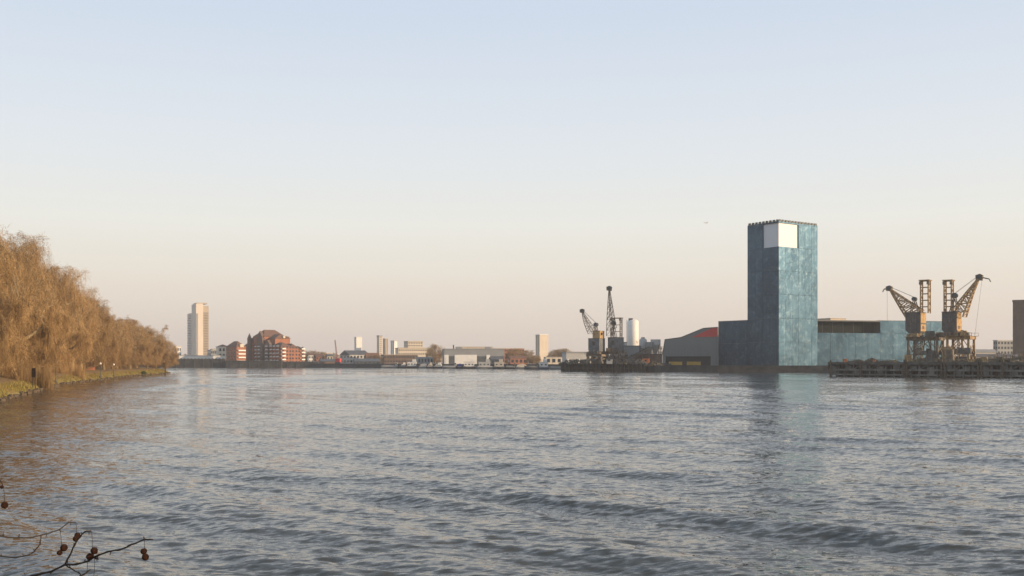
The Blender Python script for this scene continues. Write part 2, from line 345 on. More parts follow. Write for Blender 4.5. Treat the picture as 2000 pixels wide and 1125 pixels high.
LE = [(60, -30), (20, 1), (3, 2.2), (-9, 5), (-22, 22), (-36, 52), (-52, 92), (-73, 147), (-86.8, 186), (-105.5, 239), (-115, 278), (-137, 367), (-150, 440), (-156, 468), (-170, 482), (-205, 490), (-330, 505)]
def left_bank():
    # resample, then a slope from under water to the lawn behind
    P = []
    for (x0, y0), (x1, y1) in zip(LE[:-1], LE[1:]):
        n = max(2, int(math.hypot(x1 - x0, y1 - y0) / 4))
        for i in range(n): P.append((x0 + (x1 - x0) * i / n, y0 + (y1 - y0) * i / n))
    P.append(LE[-1])
    prof = [(-3, -1.2), (-.6, -.25), (0, .25), (1.5, 1.1), (4, 2.0), (7, 2.5), (14, 2.9), (40, 3.3), (120, 3.6)]
    m = MB(); vs = []; fs = []; rr = random.Random(5); n = len(prof)
    for i, (x, y) in enumerate(P):
        a = P[max(0, i - 3)]; b = P[min(len(P) - 1, i + 3)]; d = Vector((b[0] - a[0], b[1] - a[1])).normalized(); nx, ny = -d.y, d.x   # left of travel direction
        if y < 12: hm = 3.9 / 3.0
        else: hm = 1
        for k, (o, z) in enumerate(prof):
            j = rr.uniform(-.5, .5) if 0 < k < 6 else 0
            oo = o + j
            if i > len(P) - 30 and o > 14: oo = min(oo, 40)
            vs.append((x + nx * oo, y + ny * oo, z * (hm if z > 0 else 1) + (rr.uniform(-.12, .12) if k > 1 else 0)))
    for i in range(len(P) - 1):
        for k in range(n - 1): fs.append((i * n + k, i * n + n + k, i * n + n + k + 1, i * n + k + 1))
    bo = m.add(vs, fs).build('bank', GRASS, kind='structure', smooth=True); bo.data.materials.append(LITTER); bo.data.materials.append(MUD)
    bo.data.polygons.foreach_set('material_index', [1 if i % (n - 1) >= 3 else 2 if i % (n - 1) < 2 else 0 for i in range(len(bo.data.polygons))])
    # grass tufts on the visible slope
    g = MB()
    for i in range(9000):
        t = rr.uniform(0, 1); y = 70 + 390 * t ** 1.2
        x = edge_x(y); o = rr.uniform(.1, 3.); z = np.interp(o, [q[0] for q in prof], [q[1] for q in prof])
        bx, by = x - o * .96, y - o * .27
        for k in range(3):
            an = rr.uniform(0, 6.28); h = rr.uniform(.2, .55); w = .06; lx, ly = rr.uniform(-.2, .2), rr.uniform(-.2, .2)
            g.add([(bx - math.cos(an) * w, by - math.sin(an) * w, z - .15), (bx + math.cos(an) * w, by + math.sin(an) * w, z - .15), (bx + lx, by + ly, z + h)], [(0, 1, 2)])
    st = MB()
    for i in range(700):
        y = rr.uniform(120, 460); x = edge_x(y) + rr.uniform(-.4, 1.0); st.ball((x, y, rr.uniform(-.05, .2)), rr.uniform(.1, .45), 6, 4, .3)
    st.build('shore_stones', MUD, kind='stuff', label='small dark stones along the foot of the left bank', cat='stones')
    g.build('bank_grass', GRASS, kind='stuff', label='long yellow green grass on the left bank slope', cat='grass')
def edge_x(y):
    ys = [p[1] for p in LE[2:14]]; xs = [p[0] for p in LE[2:14]]
    return float(np.interp(y, ys, xs))
left_bank()

# ------------------------------------------------------------------ trees
def make_tree(seed, H, Rc, ntw):
    """bare winter plane tree: trunk, limbs, branch work and many fine twigs; height H, crown radius Rc"""
    rr = random.Random(seed); rg = np.random.default_rng(seed)
    limb = MB(); tips = []
    trunk = MB()
    th = H * .2
    tp = [(0, 0, -.6), (rr.uniform(-.1, .1), rr.uniform(-.1, .1), th * .5), (rr.uniform(-.3, .3), rr.uniform(-.3, .3), th)]
    trunk.tube(tp, [.62, .46, .42], 9)
    top = Vector(tp[-1])
    def env(z):   # crown radius as a function of height fraction: broad low, domed top, drooping skirt
        f = z / H
        return Rc * (1.0 if f < .5 else math.sqrt(max(0, 1 - ((f - .5) / .5) ** 2)))
    def grow(p, d, L, r, lev):
        n = 4 if lev < 2 else 3; pts = [p.copy()]; q = p.copy(); dd = d.copy()
        for i in range(n):
            bend = Vector((rr.gauss(0, .22), rr.gauss(0, .22), rr.gauss(0, .16)))
            if lev >= 2: bend.z -= .12
            dd = (dd + bend).normalized(); q = q + dd * L / n
            pts.append(q.copy())
        rad = [r * (1 - .55 * i / n) for i in range(n + 1)]
        limb.tube(pts, rad, 5 if lev < 2 else 3, caps=False)
        if lev >= 2:
            for q in pts[1:]: tips.append((q.copy(), dd.copy()))
        if lev < 4:
            k = (5, 5, 4, 3)[lev] if lev else 5
            for j in range(k):
                i = rr.randint(1, n); b = pts[i]
                nd = (dd * .7 + Vector((rr.gauss(0, .8), rr.gauss(0, .8), rr.gauss(.05 if lev < 2 else -.2, .55)))).normalized()
                l2 = L * rr.uniform(.45, .72)
                e = b + nd * l2; rho = math.hypot(e.x, e.y)
                if rho > env(max(e.z, 1)) * 1.05 or e.z > H: l2 *= .45
                if e.z < 1.2: nd.z = abs(nd.z)
                grow(b, nd, l2, rad[i] * .6, lev + 1)
    nl = 7
    for i in range(nl):
        a = 2 * math.pi * i / nl + rr.uniform(-.3, .3); up = (-.06 if i % 3 == 0 else rr.uniform(.15, 1.5))
        d = Vector((math.cos(a), math.sin(a), up)).normalized()
        grow(top - Vector((0, 0, rr.uniform(0, .25) * th)), d, min(Rc * .9, H * .42) * rr.uniform(.8, 1.1), .24, 0)
    grow(top, Vector((rr.uniform(-.1, .1), rr.uniform(-.1, .1), 1)), H * .3, .3, 0)
    # twigs: two-segment drooping ribbons springing from branch tips
    base_t = np.array([t[0] for t in tips])
    zt_ = np.percentile(base_t[:, 2], 99)
    for q in range(330):      # boughlets that round the crown out, each carried by the nearest branch
        a = rr.uniform(0, 6.28); e_ = math.asin(rr.uniform(-.25, 1)); rad = rr.uniform(.72, 1.0)
        c_ = Vector((math.cos(a) * math.cos(e_) * Rc * rad, math.sin(a) * math.cos(e_) * Rc * rad, zt_ * (.5 + .5 * math.sin(e_) * rad)))
        j_ = int(np.argmin(((base_t - np.array(c_)) ** 2).sum(1))); o_ = Vector(base_t[j_]); dv = c_ - o_
        if dv.length > 5: c_ = o_ + dv * 5 / dv.length
        md = (o_ + c_) / 2 + Vector((rr.gauss(0, .3), rr.gauss(0, .3), rr.gauss(.2, .2)))
        limb.tube([o_, md, c_], [.06, .045, .025], 3, caps=False); dn = (c_ - md).normalized()
        for f in (.5, .8, 1.0): tips.append((md.lerp(c_, f), dn)); 
        tips.append((c_.copy(), dn)); tips.append((c_.copy(), dn))
    P = np.array([t[0] for t in tips]); Dn = np.array([t[1] for t in tips]); 
    # half of the twigs fill the drooping skirt and shell of the crown
    idx = rg.integers(0, len(P), ntw); p0 = P[idx] + rg.normal(0, .25, (ntw, 3)); d = Dn[idx] * .6 + rg.normal(0, .75, (ntw, 3)); d[:, 2] += .15
    d /= np.linalg.norm(d, axis=1)[:, None]; L = rg.uniform(.5, 1.5, ntw)[:, None]
    p1 = p0 + d * L * .5; d2 = d + rg.normal(0, .35, (ntw, 3)); d2[:, 2] -= rg.uniform(-.2, .8, ntw); d2 /= np.linalg.norm(d2, axis=1)[:, None]
    p2 = p1 + d2 * L * .6
    low = p2[:, 2] < .8; p2[low, 2] = .8 + rg.uniform(0, .8, low.sum())
    k = 20.0 / np.percentile(p2[:, 2], 98.5)
    sd = np.cross(d, rg.normal(0, 1, (ntw, 3))); sd /= np.linalg.norm(sd, axis=1)[:, None] + 1e-6
    w = rg.uniform(.011, .023, ntw)[:, None]
    zs = np.array([1, 1, k]); p0, p1, p2 = p0 * zs, p1 * zs, p2 * zs; limb.v = [(a, b_, c * k) for a, b_, c in limb.v]; trunk.v = [(a, b_, c * k) for a, b_, c in trunk.v]
    for q_ in (p0, p1, p2): hi = q_[:, 2] > 19.5; q_[hi, 2] = 19.5 + (q_[hi, 2] - 19.5) * .35
    limb.v = [(a, b_, c if c < 19 else 19 + (c - 19) * .3) for a, b_, c in limb.v]
    V = np.stack([p0 - sd * w, p0 + sd * w, p1 + sd * w * .8, p1 - sd * w * .8, p2], 1).reshape(-1, 3)
    o = np.arange(ntw)[:, None] * 5
    q = o + np.array([[0, 1, 2, 3]]); t = o + np.array([[3, 2, 4]])
    me = bpy.data.meshes.new('twigs'); me.vertices.add(len(V)); me.vertices.foreach_set('co', V.astype(np.float32).ravel())
    li = np.concatenate([q.ravel(), t.ravel()]).astype(np.int32); me.loops.add(len(li)); me.loops.foreach_set('vertex_index', li)
    ls = np.concatenate([np.arange(ntw) * 4, 4 * ntw + np.arange(ntw) * 3]).astype(np.int32)
    me.polygons.add(2 * ntw); me.polygons.foreach_set('loop_start', ls); me.update(calc_edges=True); me.materials.append(TWIG)
    return trunk.mesh('trunk', BARK, True), limb.mesh('limbs', BARK, True), me
TREES = [make_tree(11 + i, 20, 9.0, 42000) for i in range(5)]
def tree(name, x, y, z, H, label, group, k, rr, wide=1.):
    s = H / 20.0; w = (s * .55 + .45) * wide
    r = obj(name, None, None, (x, y, z), rr.uniform(0, 6.28), label, 'tree', group); r.scale = (w, w, s)
    tr, li, cr = TREES[k % len(TREES)]
    obj('trunk', tr, r); obj('limbs', li, r); obj('crown', cr, r)
    return r
rr = random.Random(21)
YS = [0]; rows = []
y = 470.
while y > 146: rows.append(y); y -= rr.uniform(13.5, 18.5)
hf = lambda y: float(np.interp(y, [120, 180, 250, 285, 325, 365, 385, 440, 470], [25.5, 27, 27.5, 23.2, 22.5, 18, 19.5, 18.2, 12.5]))
for i, y in enumerate(rows):
    o = (3.5, 5, 6.5)[i] if i < 3 else 8.2 + rr.uniform(-1, 1.2)
    tree('plane_tree', edge_x(y) - o, y, 2.4, hf(y) * rr.uniform(.95, 1.03), 'bare brown plane tree, %s from the far end of the left bank front row' % ORD[i], 'front row of plane trees on the left bank', i, rr, .88)
y = 452.
j = 0
while y > 185:
    tree('plane_tree', edge_x(y) - 27 + rr.uniform(-2, 2), y, 2.8, hf(y) * .97, 'bare plane tree half hidden behind the front row on the left bank', 'back row of plane trees on the left bank', j + 2, rr, 1.1)
    y -= rr.uniform(20, 25); j += 1

# ------------------------------------------------------------------ left bank furniture
def globe_lamp(px, D, gy, label):
    x = X(px, D); z0 = .6; zt = Z(gy, D)
    t = thing('embankment_lamp', label, 'lamp post', (x, D, z0), group='globe lamps on the left bank')
    MB().lathe([(.28, 0), (.28, .35), (.14, .6), (.09, 1.2), (.07, zt - z0 - .35), (.16, zt - z0 - .3), (.1, zt - z0 - .22)], 0, 0, 8).build('post', DGREY, t, True)
    MB().ball((0, 0, zt - z0), .33, 12, 8).build('globe', WHITE, t, True)
globe_lamp(109, 231, 709, 'lamp post with white globe near the two dark boards')
globe_lamp(196, 300, 710, 'lamp post with small white globe halfway along the left bank')
globe_lamp(222, 327, 712, 'lamp post with white globe, farthest along the left bank')
def notice(px, D, w, y0, y1, label):
    x = X(px, D); zb = 0.3; t = thing('notice_board', label, 'sign', (x, D, zb), R(-25), 'dark notice boards on the left bank')
    for s in (-1, 1): MB().box(s * w * .35 - .06, s * w * .35 + .06, -.06, .06, -.8, Z(y0, D) - zb).build('post', TIMBER, t)
    MB().box(-w / 2, w / 2, -.14, -.062, Z(y1, D) - zb, Z(y0, D) - zb).build('board', TIMBER, t)
notice(67, 189, 1.05, 719, 737, 'square dark board on posts, left of two at the waterside')
notice(84, 205, .95, 717, 738, 'tall narrow dark board on posts, right of two at the waterside')
pl = MB(); D = 436; pl.tube([(0, 0, -1.5), (.05, 0, 2.5), (0, 0, Z(708, D))], [.3, .28, .24], 8)
pl.build('mooring_pile', TIMBER, None, True, loc=(X(323, D), D, 0), label='lone dark timber pile in the water off the last tree', cat='post')
b = MB()
for k in range(900):
    a = Vector((random.gauss(0, 1), random.gauss(0, 1), random.gauss(0, 1))).normalized() * random.uniform(.5, 1.3); a.z = abs(a.z) * .9
    d1 = Vector((random.gauss(0, 1), random.gauss(0, 1), random.gauss(0, 1))).normalized() * .16; d2 = d1.orthogonal() * .8
    b.add([a - d1, a + d2, a + d1], [(0, 1, 2)])
b.build('bush', BUSH, loc=(X(283, 393) - .5, 393, .5), label='small round green bush at the far end of the grass bank', cat='bush')

# buildings behind the left trees
def block(name, label, cat, pl_, pc, pr, D, th, ytop, wall, roof=None, z0=GROUND, nf=0, nwr=0, nwl=0, par=.5, group=None, wmat=None, ww=.55, wh=.5):
    loc, a, bb = corner(pl_, pc, pr, D, R(th)); z1 = Z(ytop, D)
    t = thing(name, label, cat, (loc[0], loc[1], z0), R(th), group); h = z1 - z0
    MB().box(0, a, 0, bb, -.5, h - par).build('wall', wall, t)
    if par: MB().box(-.25, a + .25, -.25, bb + .25, h - par, h).build('parapet', roof or wall, t)
    if nf:
        fh = (h - par) / nf
        if nwr:
            w = a / nwr; me = MB().box(-w * ww / 2, w * ww / 2, -.1, .1, -fh * wh / 2, fh * wh / 2).mesh('window', wmat or GLASS)
            for i in range(nwr):
                for k in range(nf): obj('window', me, t, ((i + .5) * w, -.02, (k + .55) * fh))
        if nwl:
            w = bb / nwl; me = MB().box(-.1, .1, -w * ww / 2, w * ww / 2, -fh * wh / 2, fh * wh / 2).mesh('window', wmat or GLASS)
            for i in range(nwl):
                for k in range(nf): obj('window', me, t, (-.02, (i + .5) * w, (k + .55) * fh))
    return t, a, bb, h
t, a, bb, h = block('mansion_block', 'red brick mansion block with cream top peeking over left trees', 'building', 112, 128, 186, 330, 30, 588, BRICK, CREAM, 2.5, 6, 8, 4, 1.2)
MB().box(.5, a * .35, 1, bb - 1, h, h + 1.6).build('attic', CREAM, t); MB().box(a * .72, a * .84, 2, 6, h, h + 1.3).build('chimney', CREAM, t)
block('white_house', 'pale house just beyond the last left bank tree', 'house', 336, 342, 354, 900, 30, 676, WHITE, CREAM, GROUND, 3, 3, 0, .6)

# ------------------------------------------------------------------ residential tower and low buildings around it
D = 1100
loc, a, bb = corner(364, 383, 408, D, R(28)); z0 = GROUND
t = thing('residential_tower', 'tall pale residential tower block with stepped top, left skyline', 'tower block', (loc[0], loc[1], z0), R(28))
h1 = Z(609, D) - z0; h2 = Z(593, D) - z0; h3 = Z(597, D) - z0
MB().box(0, a * .55, bb * .0, bb * .45, -.5, h2)  .build('core', mat('pale tower render', (.68, .585, .49), .8, var=.1, scale=.1), t)
MB().box(a * .551, a, 1.2, bb * .8, -.5, h3).build('flats', TAN, t)
MB().box(1.2, a * .55, bb * .451, bb, -.5, h1).build('flats', LGREY, t)
MB().box(a * .1, a * .9, bb * .05, bb * .4, h2, h2 + 1.2).build('roof_plant', TAN, t)
nf = 20; fh = h1 / nf
for (x0, x1, yy, k) in ((a * .56, a * .70, 1.2, 0), (a * .71, a * .84, 1.2, 1), (a * .85, a * .985, 1.2, 2)):
    me = MB().box(0, x1 - x0, -.15, .1, 0, fh * .5).mesh('window', mat('light brown tower glazing', (.30, .26, .22), .3))  # light brown panes, softer than the dark window glass
    for i in range(nf): obj('window', me, t, (x0, yy, (i + .35) * fh))
    mb2 = MB().box(0, x1 - x0, -.6, -.151, 0, fh * .3).mesh('balcony', TAN)
    for i in range(nf): obj('balcony', mb2, t, (x0, yy, (i + .0) * fh))
bmesh_l = MB().box(-.7, -.02, 0, bb * .5, 0, fh * .32).mesh('balcony', LGREY)
me = MB().box(-.15, .1, 0, bb * .2, 0, fh * .5).mesh('window', GLASS)
for i in range(nf):
    for f in (.5, .76): obj('window', me, t, (1.2, bb * f, (i + .35) * fh))
    obj('balcony', bmesh_l, t, (1.2, bb * .46, i * fh))
me = MB().box(0, a * .12, -.12, .1, 0, fh * nf * .95).mesh('window_strip', GREY)
obj('window_strip', me, t, (a * .02, 0, 1))

t, a, bb, h = block('long_shed', 'long low white walled shed left of brick flats', 'shed', 340, 350, 446, 870, 12, 694, WHITE, LGREY, GROUND, 1, 14, 0, .5, wh=.3)
block('low_block', 'grey low block between tower and cream house', 'building', 405, 412, 427, 920, 25, 683, GREY, LGREY, GROUND, 3, 4, 2, .5)
t, a, bb, h = block('cream_house', 'cream house beside the left brick block', 'house', 422, 427, 447, 890, 25, 677, CREAM, WHITE, GROUND, 3, 3, 1, .5)
MB().hip(0, a, 0, bb, h, h + 2.0).build('roof', ROOFT, t)

# brick riverside flats
def flats():
    D = 846; th = R(48)
    loc, a, b = corner(479, 549, 598, D + 6, th); z0 = GROUND
    t = thing('brick_flats', 'stepped red brick riverside flats with gabled roofs and white balconies', 'apartment building', (loc[0], loc[1], z0), th)
    zz = lambda y: Z(y, D + 20) - z0
    e1, e2, e3 = zz(679), zz(668), zz(657)
    def wing(x0, x1, y0, y1, ze, zr, inset=None, m=BRICK):
        w = MB().box(x0, x1, y0, y1, -.5, ze).build('wall', m, t)
        MB().hip(x0, x1, y0, y1, ze, zr, inset, .7).build('roof', ROOFT, t); return w
    wing(0, a * .42, 0, b * .3, e1 + .6, zz(669))             # near corner wing
    wing(a * .421, a * .72, 1.2, b * .42, e1 - .5, zz(671))
    wing(a * .721, a * 1.0, 2.4, b * .5, e1 - 1.6, zz(676))
    wing(a * .2, a * .8, b * .301, b * .62, e2 + 3, zz(652), 4)
    wing(1.5, a * .9, b * .50, b * .80, e3, zz(643), 6)        # main mass
    wing(.6, a * .7, b * .801, b * .93, e2, zz(656))
    wing(0, a * .6, b * .931, b * 1.0, e1 + 2, zz(668))
    wing(a * .5, a * .8, b * .32, b * .45, e2 + 4.5, zz(655))
    # river-side gable fronts
    for f0, f1, e, r in ((.50, .66, e3 - 1, zz(646)), (.30, .44, e2 - 2, zz(664))):
        y0, y1 = b * f0, b * f1; ym = (y0 + y1) / 2
        m = MB(); m.add([(-.5, y0, -.5), (-.5, y1, -.5), (-.5, y1, e), (-.5, ym, r), (-.5, y0, e), (2.2, y0, -.5), (2.2, y1, -.5), (2.2, y1, e), (2.2, ym, r), (2.2, y0, e)],
              [(0, 4, 3, 2, 1), (5, 6, 7, 8, 9), (0, 1, 6, 5), (1, 2, 7, 6), (2, 3, 8, 7), (3, 4, 9, 8), (4, 0, 5, 9)]); m.build('gable', BRICKD, t)
    # turret
    yt = b * .86; MB().lathe([(1.9, -.5), (1.9, zz(662)), (2.3, zz(662)), (.15, zz(650))], -.6, yt, 8).build('turret', BRICKD, t)
    fl = 3.0
    bal = MB().box(-1.2, 0, -1.1, 1.1, 0, .8).mesh('balcony', WHITE); win = MB().box(-.12, .1, -.8, .8, 0, 1.5).mesh('window', GLASS)
    for f, xs in ((.08, 0), (.17, 0), (.26, 0), (.37, -.5), (.58, -.5), (.72, 1.5), (.90, .6)):
        for k in range(5):
            obj('balcony', bal, t, (xs - .01, b * f, 2.6 + k * fl)); obj('window', win, t, (xs - .01, b * f + 2.6, 3.0 + k * fl)); obj('window', win, t, (xs - .01, b * f - 2.6, 3.0 + k * fl))
    win2 = MB().box(-.8, .8, -.12, .1, 0, 1.5).mesh('window', GLASS); bal2 = MB().box(-1.7, 1.7, -1.6, 0, 0, 1.1).mesh('balcony', WHITE)
    for fx, yo, isb in ((.08, 0, 1), (.24, 0, 0), (.36, 0, 0), (.50, 1.2, 0), (.64, 1.2, 0), (.92, 2.4, 1), (.79, 2.4, 0)):
        for k in range(5):
            if isb and k: obj('balcony', bal2, t, (a * fx, yo - .01, .2 + k * fl))
            obj('window', win2, t, (a * fx, yo - .02, 1.0 + k * fl))
    dl = MB().box(-1, 1, -1.0, 1, 0, 2).mesh('dormer', CREAM)
    for x, y, z in ((a * .55, b * .31, e2 + 3.5), (a * .7, b * .33, e2 + 1.5), (a * .86, b * .5, e1 + 1)): obj('dormer', dl, t, (x, y, z))
    # left block
    D2 = 852; loc, a, b = corner(442, 462, 480, D2, R(48))
    t = thing('brick_flats', 'smaller dark brick block with white balconies left of the gabled flats', 'apartment building', (loc[0], loc[1], z0), R(48))
    e = Z(677, D2) - z0; MB().box(0, a, 0, b, -.5, e).build('wall', BRICK, t); MB().hip(0, a, 0, b, e, Z(666, D2) - z0, 5.5).build('roof', ROOFT, t)
    for k in range(4):
        MB().box(a * .12, a * .9, -1.5, 0, 2.0 + k * 2.9, 3.1 + k * 2.9).build('balcony', WHITE, t)
        for f in (.2, .5, .8): obj('window', win, t, (0, b * f, 2.6 + k * 2.9))
    MB().box(a * .35, a * .75, -.6, 3, e - .5, e + 2.2).build('dormer', CREAM, t)
flats()

# ------------------------------------------------------------------ middle shore, left to right
def gabled(name, label, cat, pl_, pc, pr, D, th, ye, yr, wall, roof, nf=0, nwr=0, nwl=0, along='x'):
    t, a, b, h = block(name, label, cat, pl_, pc, pr, D, th, ye, wall, None, GROUND, nf, nwr, nwl, 0)
    r = MB(); H2 = Z(yr, D) - Z(ye, D); o = .4
    if along == 'x': r.add([(-o, -o, h), (a + o, -o, h), (a + o, b + o, h), (-o, b + o, h), (-o, b / 2, h + H2), (a + o, b / 2, h + H2)], [(0, 1, 5, 4), (1, 2, 5), (2, 3, 4, 5), (3, 0, 4), (0, 3, 2, 1)])
    else: r.add([(-o, -o, h), (a + o, -o, h), (a + o, b + o, h), (-o, b + o, h), (a / 2, -o, h + H2), (a / 2, b + o, h + H2)], [(0, 1, 4), (1, 2, 5, 4), (2, 3, 5), (3, 0, 4, 5), (0, 3, 2, 1)])
    r.build('roof', roof, t); return t, a, b, h
gabled('terrace_house', 'low white house right of the brick flats', 'house', 600, 603, 612, 930, 20, 694, 689, WHITE, ROOFT, 2, 2, 1)
gabled('terrace_house', 'low brown roofed house right of the small white house', 'house', 613, 618, 633, 930, 20, 697, 691, BRICK, ROOFT, 2, 3, 1)
gabled('terrace_house', 'small cream house left of the thin red crane', 'house', 636, 639, 650, 930, 20, 696, 692, CREAM, SLATE, 2, 2, 1)
gabled('quay_shed', 'long dark low quay shed at the water edge left of the red crane', 'shed', 622, 627, 662, 850, 15, 706, 701, BRICKD, SLATE)
# thin red mobile crane
D = 845; t = thing('mobile_crane', 'thin red mobile crane with upright jib on the quay', 'crane', (X(661, D), D, GROUND), R(-20))
MB().box(-2.6, 2.6, -1.4, 1.4, .4, 1.6).build('chassis', DGREY, t)
for sx in (-1.7, 1.7): MB().box(sx - .8, sx + .8, -1.7, 1.7, 0, .9).build('track', HULL, t)
MB().box(-2.2, 2.0, -1.5, 1.5, 1.601, 4.6).build('cab', RED, t)
MB().lattice((-1.2, 0, 4.2), (-2.6 - .6, 0, Z(664, D) - GROUND), 1.0, .5, 10, .09).build('jib', mat('faded red steel', (.36, .12, .08), .7), t)
gabled('warehouse', 'grey warehouse with shaded gable behind the red crane', 'warehouse', 664, 683, 722, 880, 35, 693, 684, LGREY, SLATE, 2, 6, 3, 'x')
gabled('gabled_house', 'orange lit brick house with pale gable below the white tower', 'house', 712, 716, 742, 870, 20, 700, 689, BRICK, ROOFT, 2, 4, 1, 'x')
block('tower_block', 'small white tower block above the gabled warehouse', 'tower block', 692, 696, 707, 1250, 25, 658, WHITE, WHITE, GROUND, 12, 0, 2, .6)
t, a, b, h = block('tower_block', 'slim dark and cream tower block, tallest of the middle three', 'tower block', 736, 741, 747, 1250, 35, 655, CREAM, GREY, GROUND, 13, 1, 2, 1.2, ww=.35)
block('tower_block', 'round shouldered brown tower block, middle of the three', 'tower block', 748, 752, 758, 1280, 35, 661, TAN, TAN, GROUND, 12, 2, 2, .8)
block('tower_block', 'grey and white tower block, right of the middle three', 'tower block', 763, 770, 776, 1230, 38, 665, WHITE, LGREY, GROUND, 11, 0, 2, .8)
block('office_block', 'beige office block standing on the long cream building', 'office', 789, 797, 826, 1150, 25, 666, CREAM, TAN, GROUND, 8, 6, 2, .8)
t, a, b, h = block('long_block', 'long cream four storey building with orange lit band', 'building', 772, 778, 846, 1050, 18, 679, CREAM, TAN, GROUND, 4, 16, 1, .8, wh=.35)
block('low_depot', 'low brown brick depot under the three middle towers', 'depot', 744, 750, 816, 900, 15, 692, BRICKD, TAN, GROUND, 2, 12, 1, .6, wh=.4)
block('low_shed', 'low grey roofed shed left of the bare shore tree', 'shed', 812, 816, 846, 840, 12, 697, GREY, LGREY, GROUND, 1, 5, 0, .6)
gabled('boat_shed', 'dark shed under the gabled warehouse at the quay', 'shed', 690, 694, 742, 845, 12, 706, 700, DGREY, SLATE, 1, 6, 0)
# grey and white riverside warehouse
D = 790; t, a, b, h = block('warehouse', 'long grey topped warehouse with bright white ground floor', 'warehouse', 864, 868, 985, D, 6, 681, GREY, GREY, GROUND, 0, 0, 0, .4)
hw = Z(693, D) - GROUND
for x0, x1 in ((0, .07), (.17, .54), (.70, .76)): MB().box(a * x0, a * x1, -.4, -.02, -.3, hw).build('white_wall', WHITE, t)
for x0, x1 in ((.075, .165), (.545, .695), (.765, .98)): MB().box(a * x0, a * x1, -.15, -.02, 0, hw * .85).build('loading_door', DGREY, t)
for x0, x1 in ((.2, .29), (.69, .78)): MB().box(a * x0, a * x1, 2, 8, h, h + 1.6).build('roof_unit', GREY, t)
MB().box(a * .145, a * .165, 3, 4, h, h + 3).build('vent', DGREY, t)
block('long_block', 'long orange lit block rising behind the grey topped warehouse', 'building', 890, 896, 962, 980, 10, 677, CREAM, TAN, GROUND, 5, 14, 1, .8, wh=.3)
block('long_block', 'reddish low block right of the grey topped warehouse', 'building', 962, 966, 1024, 1000, 12, 680, BRICK, TAN, GROUND, 4, 12, 1, .7, wh=.4)
block('slab_tower', 'pale slab tower block with grey left side, alone on the skyline', 'tower block', 1046, 1054, 1071, 1150, 28, 653, CREAM, WHITE, GROUND, 14, 0, 2, .6)
gabled('boat_house', 'dark blue shed right of the white walled warehouse', 'shed', 955, 960, 984, 740, 15, 702, 697, HULLB, SLATE, 1, 4, 1)
gabled('terrace_house', 'low brick house with two chimneys near the slab tower', 'house', 992, 997, 1030, 760, 15, 700, 695, BRICK, ROOFT, 1, 4, 1)
block('low_shed', 'low cream shed under the slab tower', 'shed', 1062, 1066, 1150, 720, 10, 697, CREAM, LGREY, GROUND, 1, 8, 0, .4)
t, a, b, h = block('wharf_shed', 'flat roofed dark wharf shed with white roof edge left of the pier', 'shed', 1098, 1106, 1158, 640, 10, 687, LGREY, GREY, GROUND, 0, 0, 0, .8)
for f in (.02, .42, .75): MB().box(a * f, a * (f + .07), -1.2, -.3, -.3, h * .45).build('column', WHITE, t)
MB().box(a * .1, a * .41, -.4, -.02, 0, h * .42).build('door', DGREY, t); MB().box(a * .5, a * .74, -.4, -.02, 0, h * .42).build('door', DGREY, t)

# distant treeline and bare shore trees
def shore_tree(px, D, ytop, label, wide=1.):
    rr2 = random.Random(px); return tree('bare_tree', X(px, D), D, GROUND, Z(ytop, D) - GROUND, label, 'bare trees on the far shore', px % 5, rr2, wide)
for px, D, yt, lb in ((850, 860, 673, 'tall bare tree left of the grey topped warehouse'), (1003, 800, 681, 'wide bare tree right of the grey topped warehouse'),
                      (1028, 810, 684, 'bare tree just left of the slab tower'), (1084, 900, 683, 'bare tree just right of the slab tower'), (1042, 700, 694, 'dark low bare tree at the foot of the slab tower'),
                      (628, 1000, 687, 'hazy bare tree right of the brick flats'), (606, 1010, 685, 'hazy bare tree touching the brick flats'), (735, 870, 693, 'small bare tree beside the orange lit brick house'), (1104, 900, 681, 'bare tree above the flat roofed wharf shed')):
    shore_tree(px, D, yt, lb, 1.0)
fw = MB(); r2 = random.Random(4)
for k in range(900):
    px = r2.uniform(300, 2050); D = r2.uniform(1450, 2400); h = r2.uniform(5, 11) ; w = r2.uniform(4, 9)
    fw.ball((X(px, D), D, GROUND + h * .45), w, 6, 4, .35)
fw.build('distant_woodland', FARWOOD, kind='stuff', label='far hazy band of winter trees along the horizon', cat='woodland')
for i, (px, D, w, yt, m_) in enumerate(((632, 1500, 18, 689, CREAM), (655, 1600, 14, 691, WHITE), (1120, 1500, 22, 688, TAN), (415, 1500, 16, 681, TAN), (860, 1500, 20, 684, CREAM), (1270, 1300, 24, 676, GREY))):
    block('distant_block', 'faint distant block, %s from the left along the horizon' % ORD[i], 'building', px - w * .3, px, px + w, D, 20, yt, m_, m_, GROUND, 4, 5, 1, .5, 'faint distant blocks')

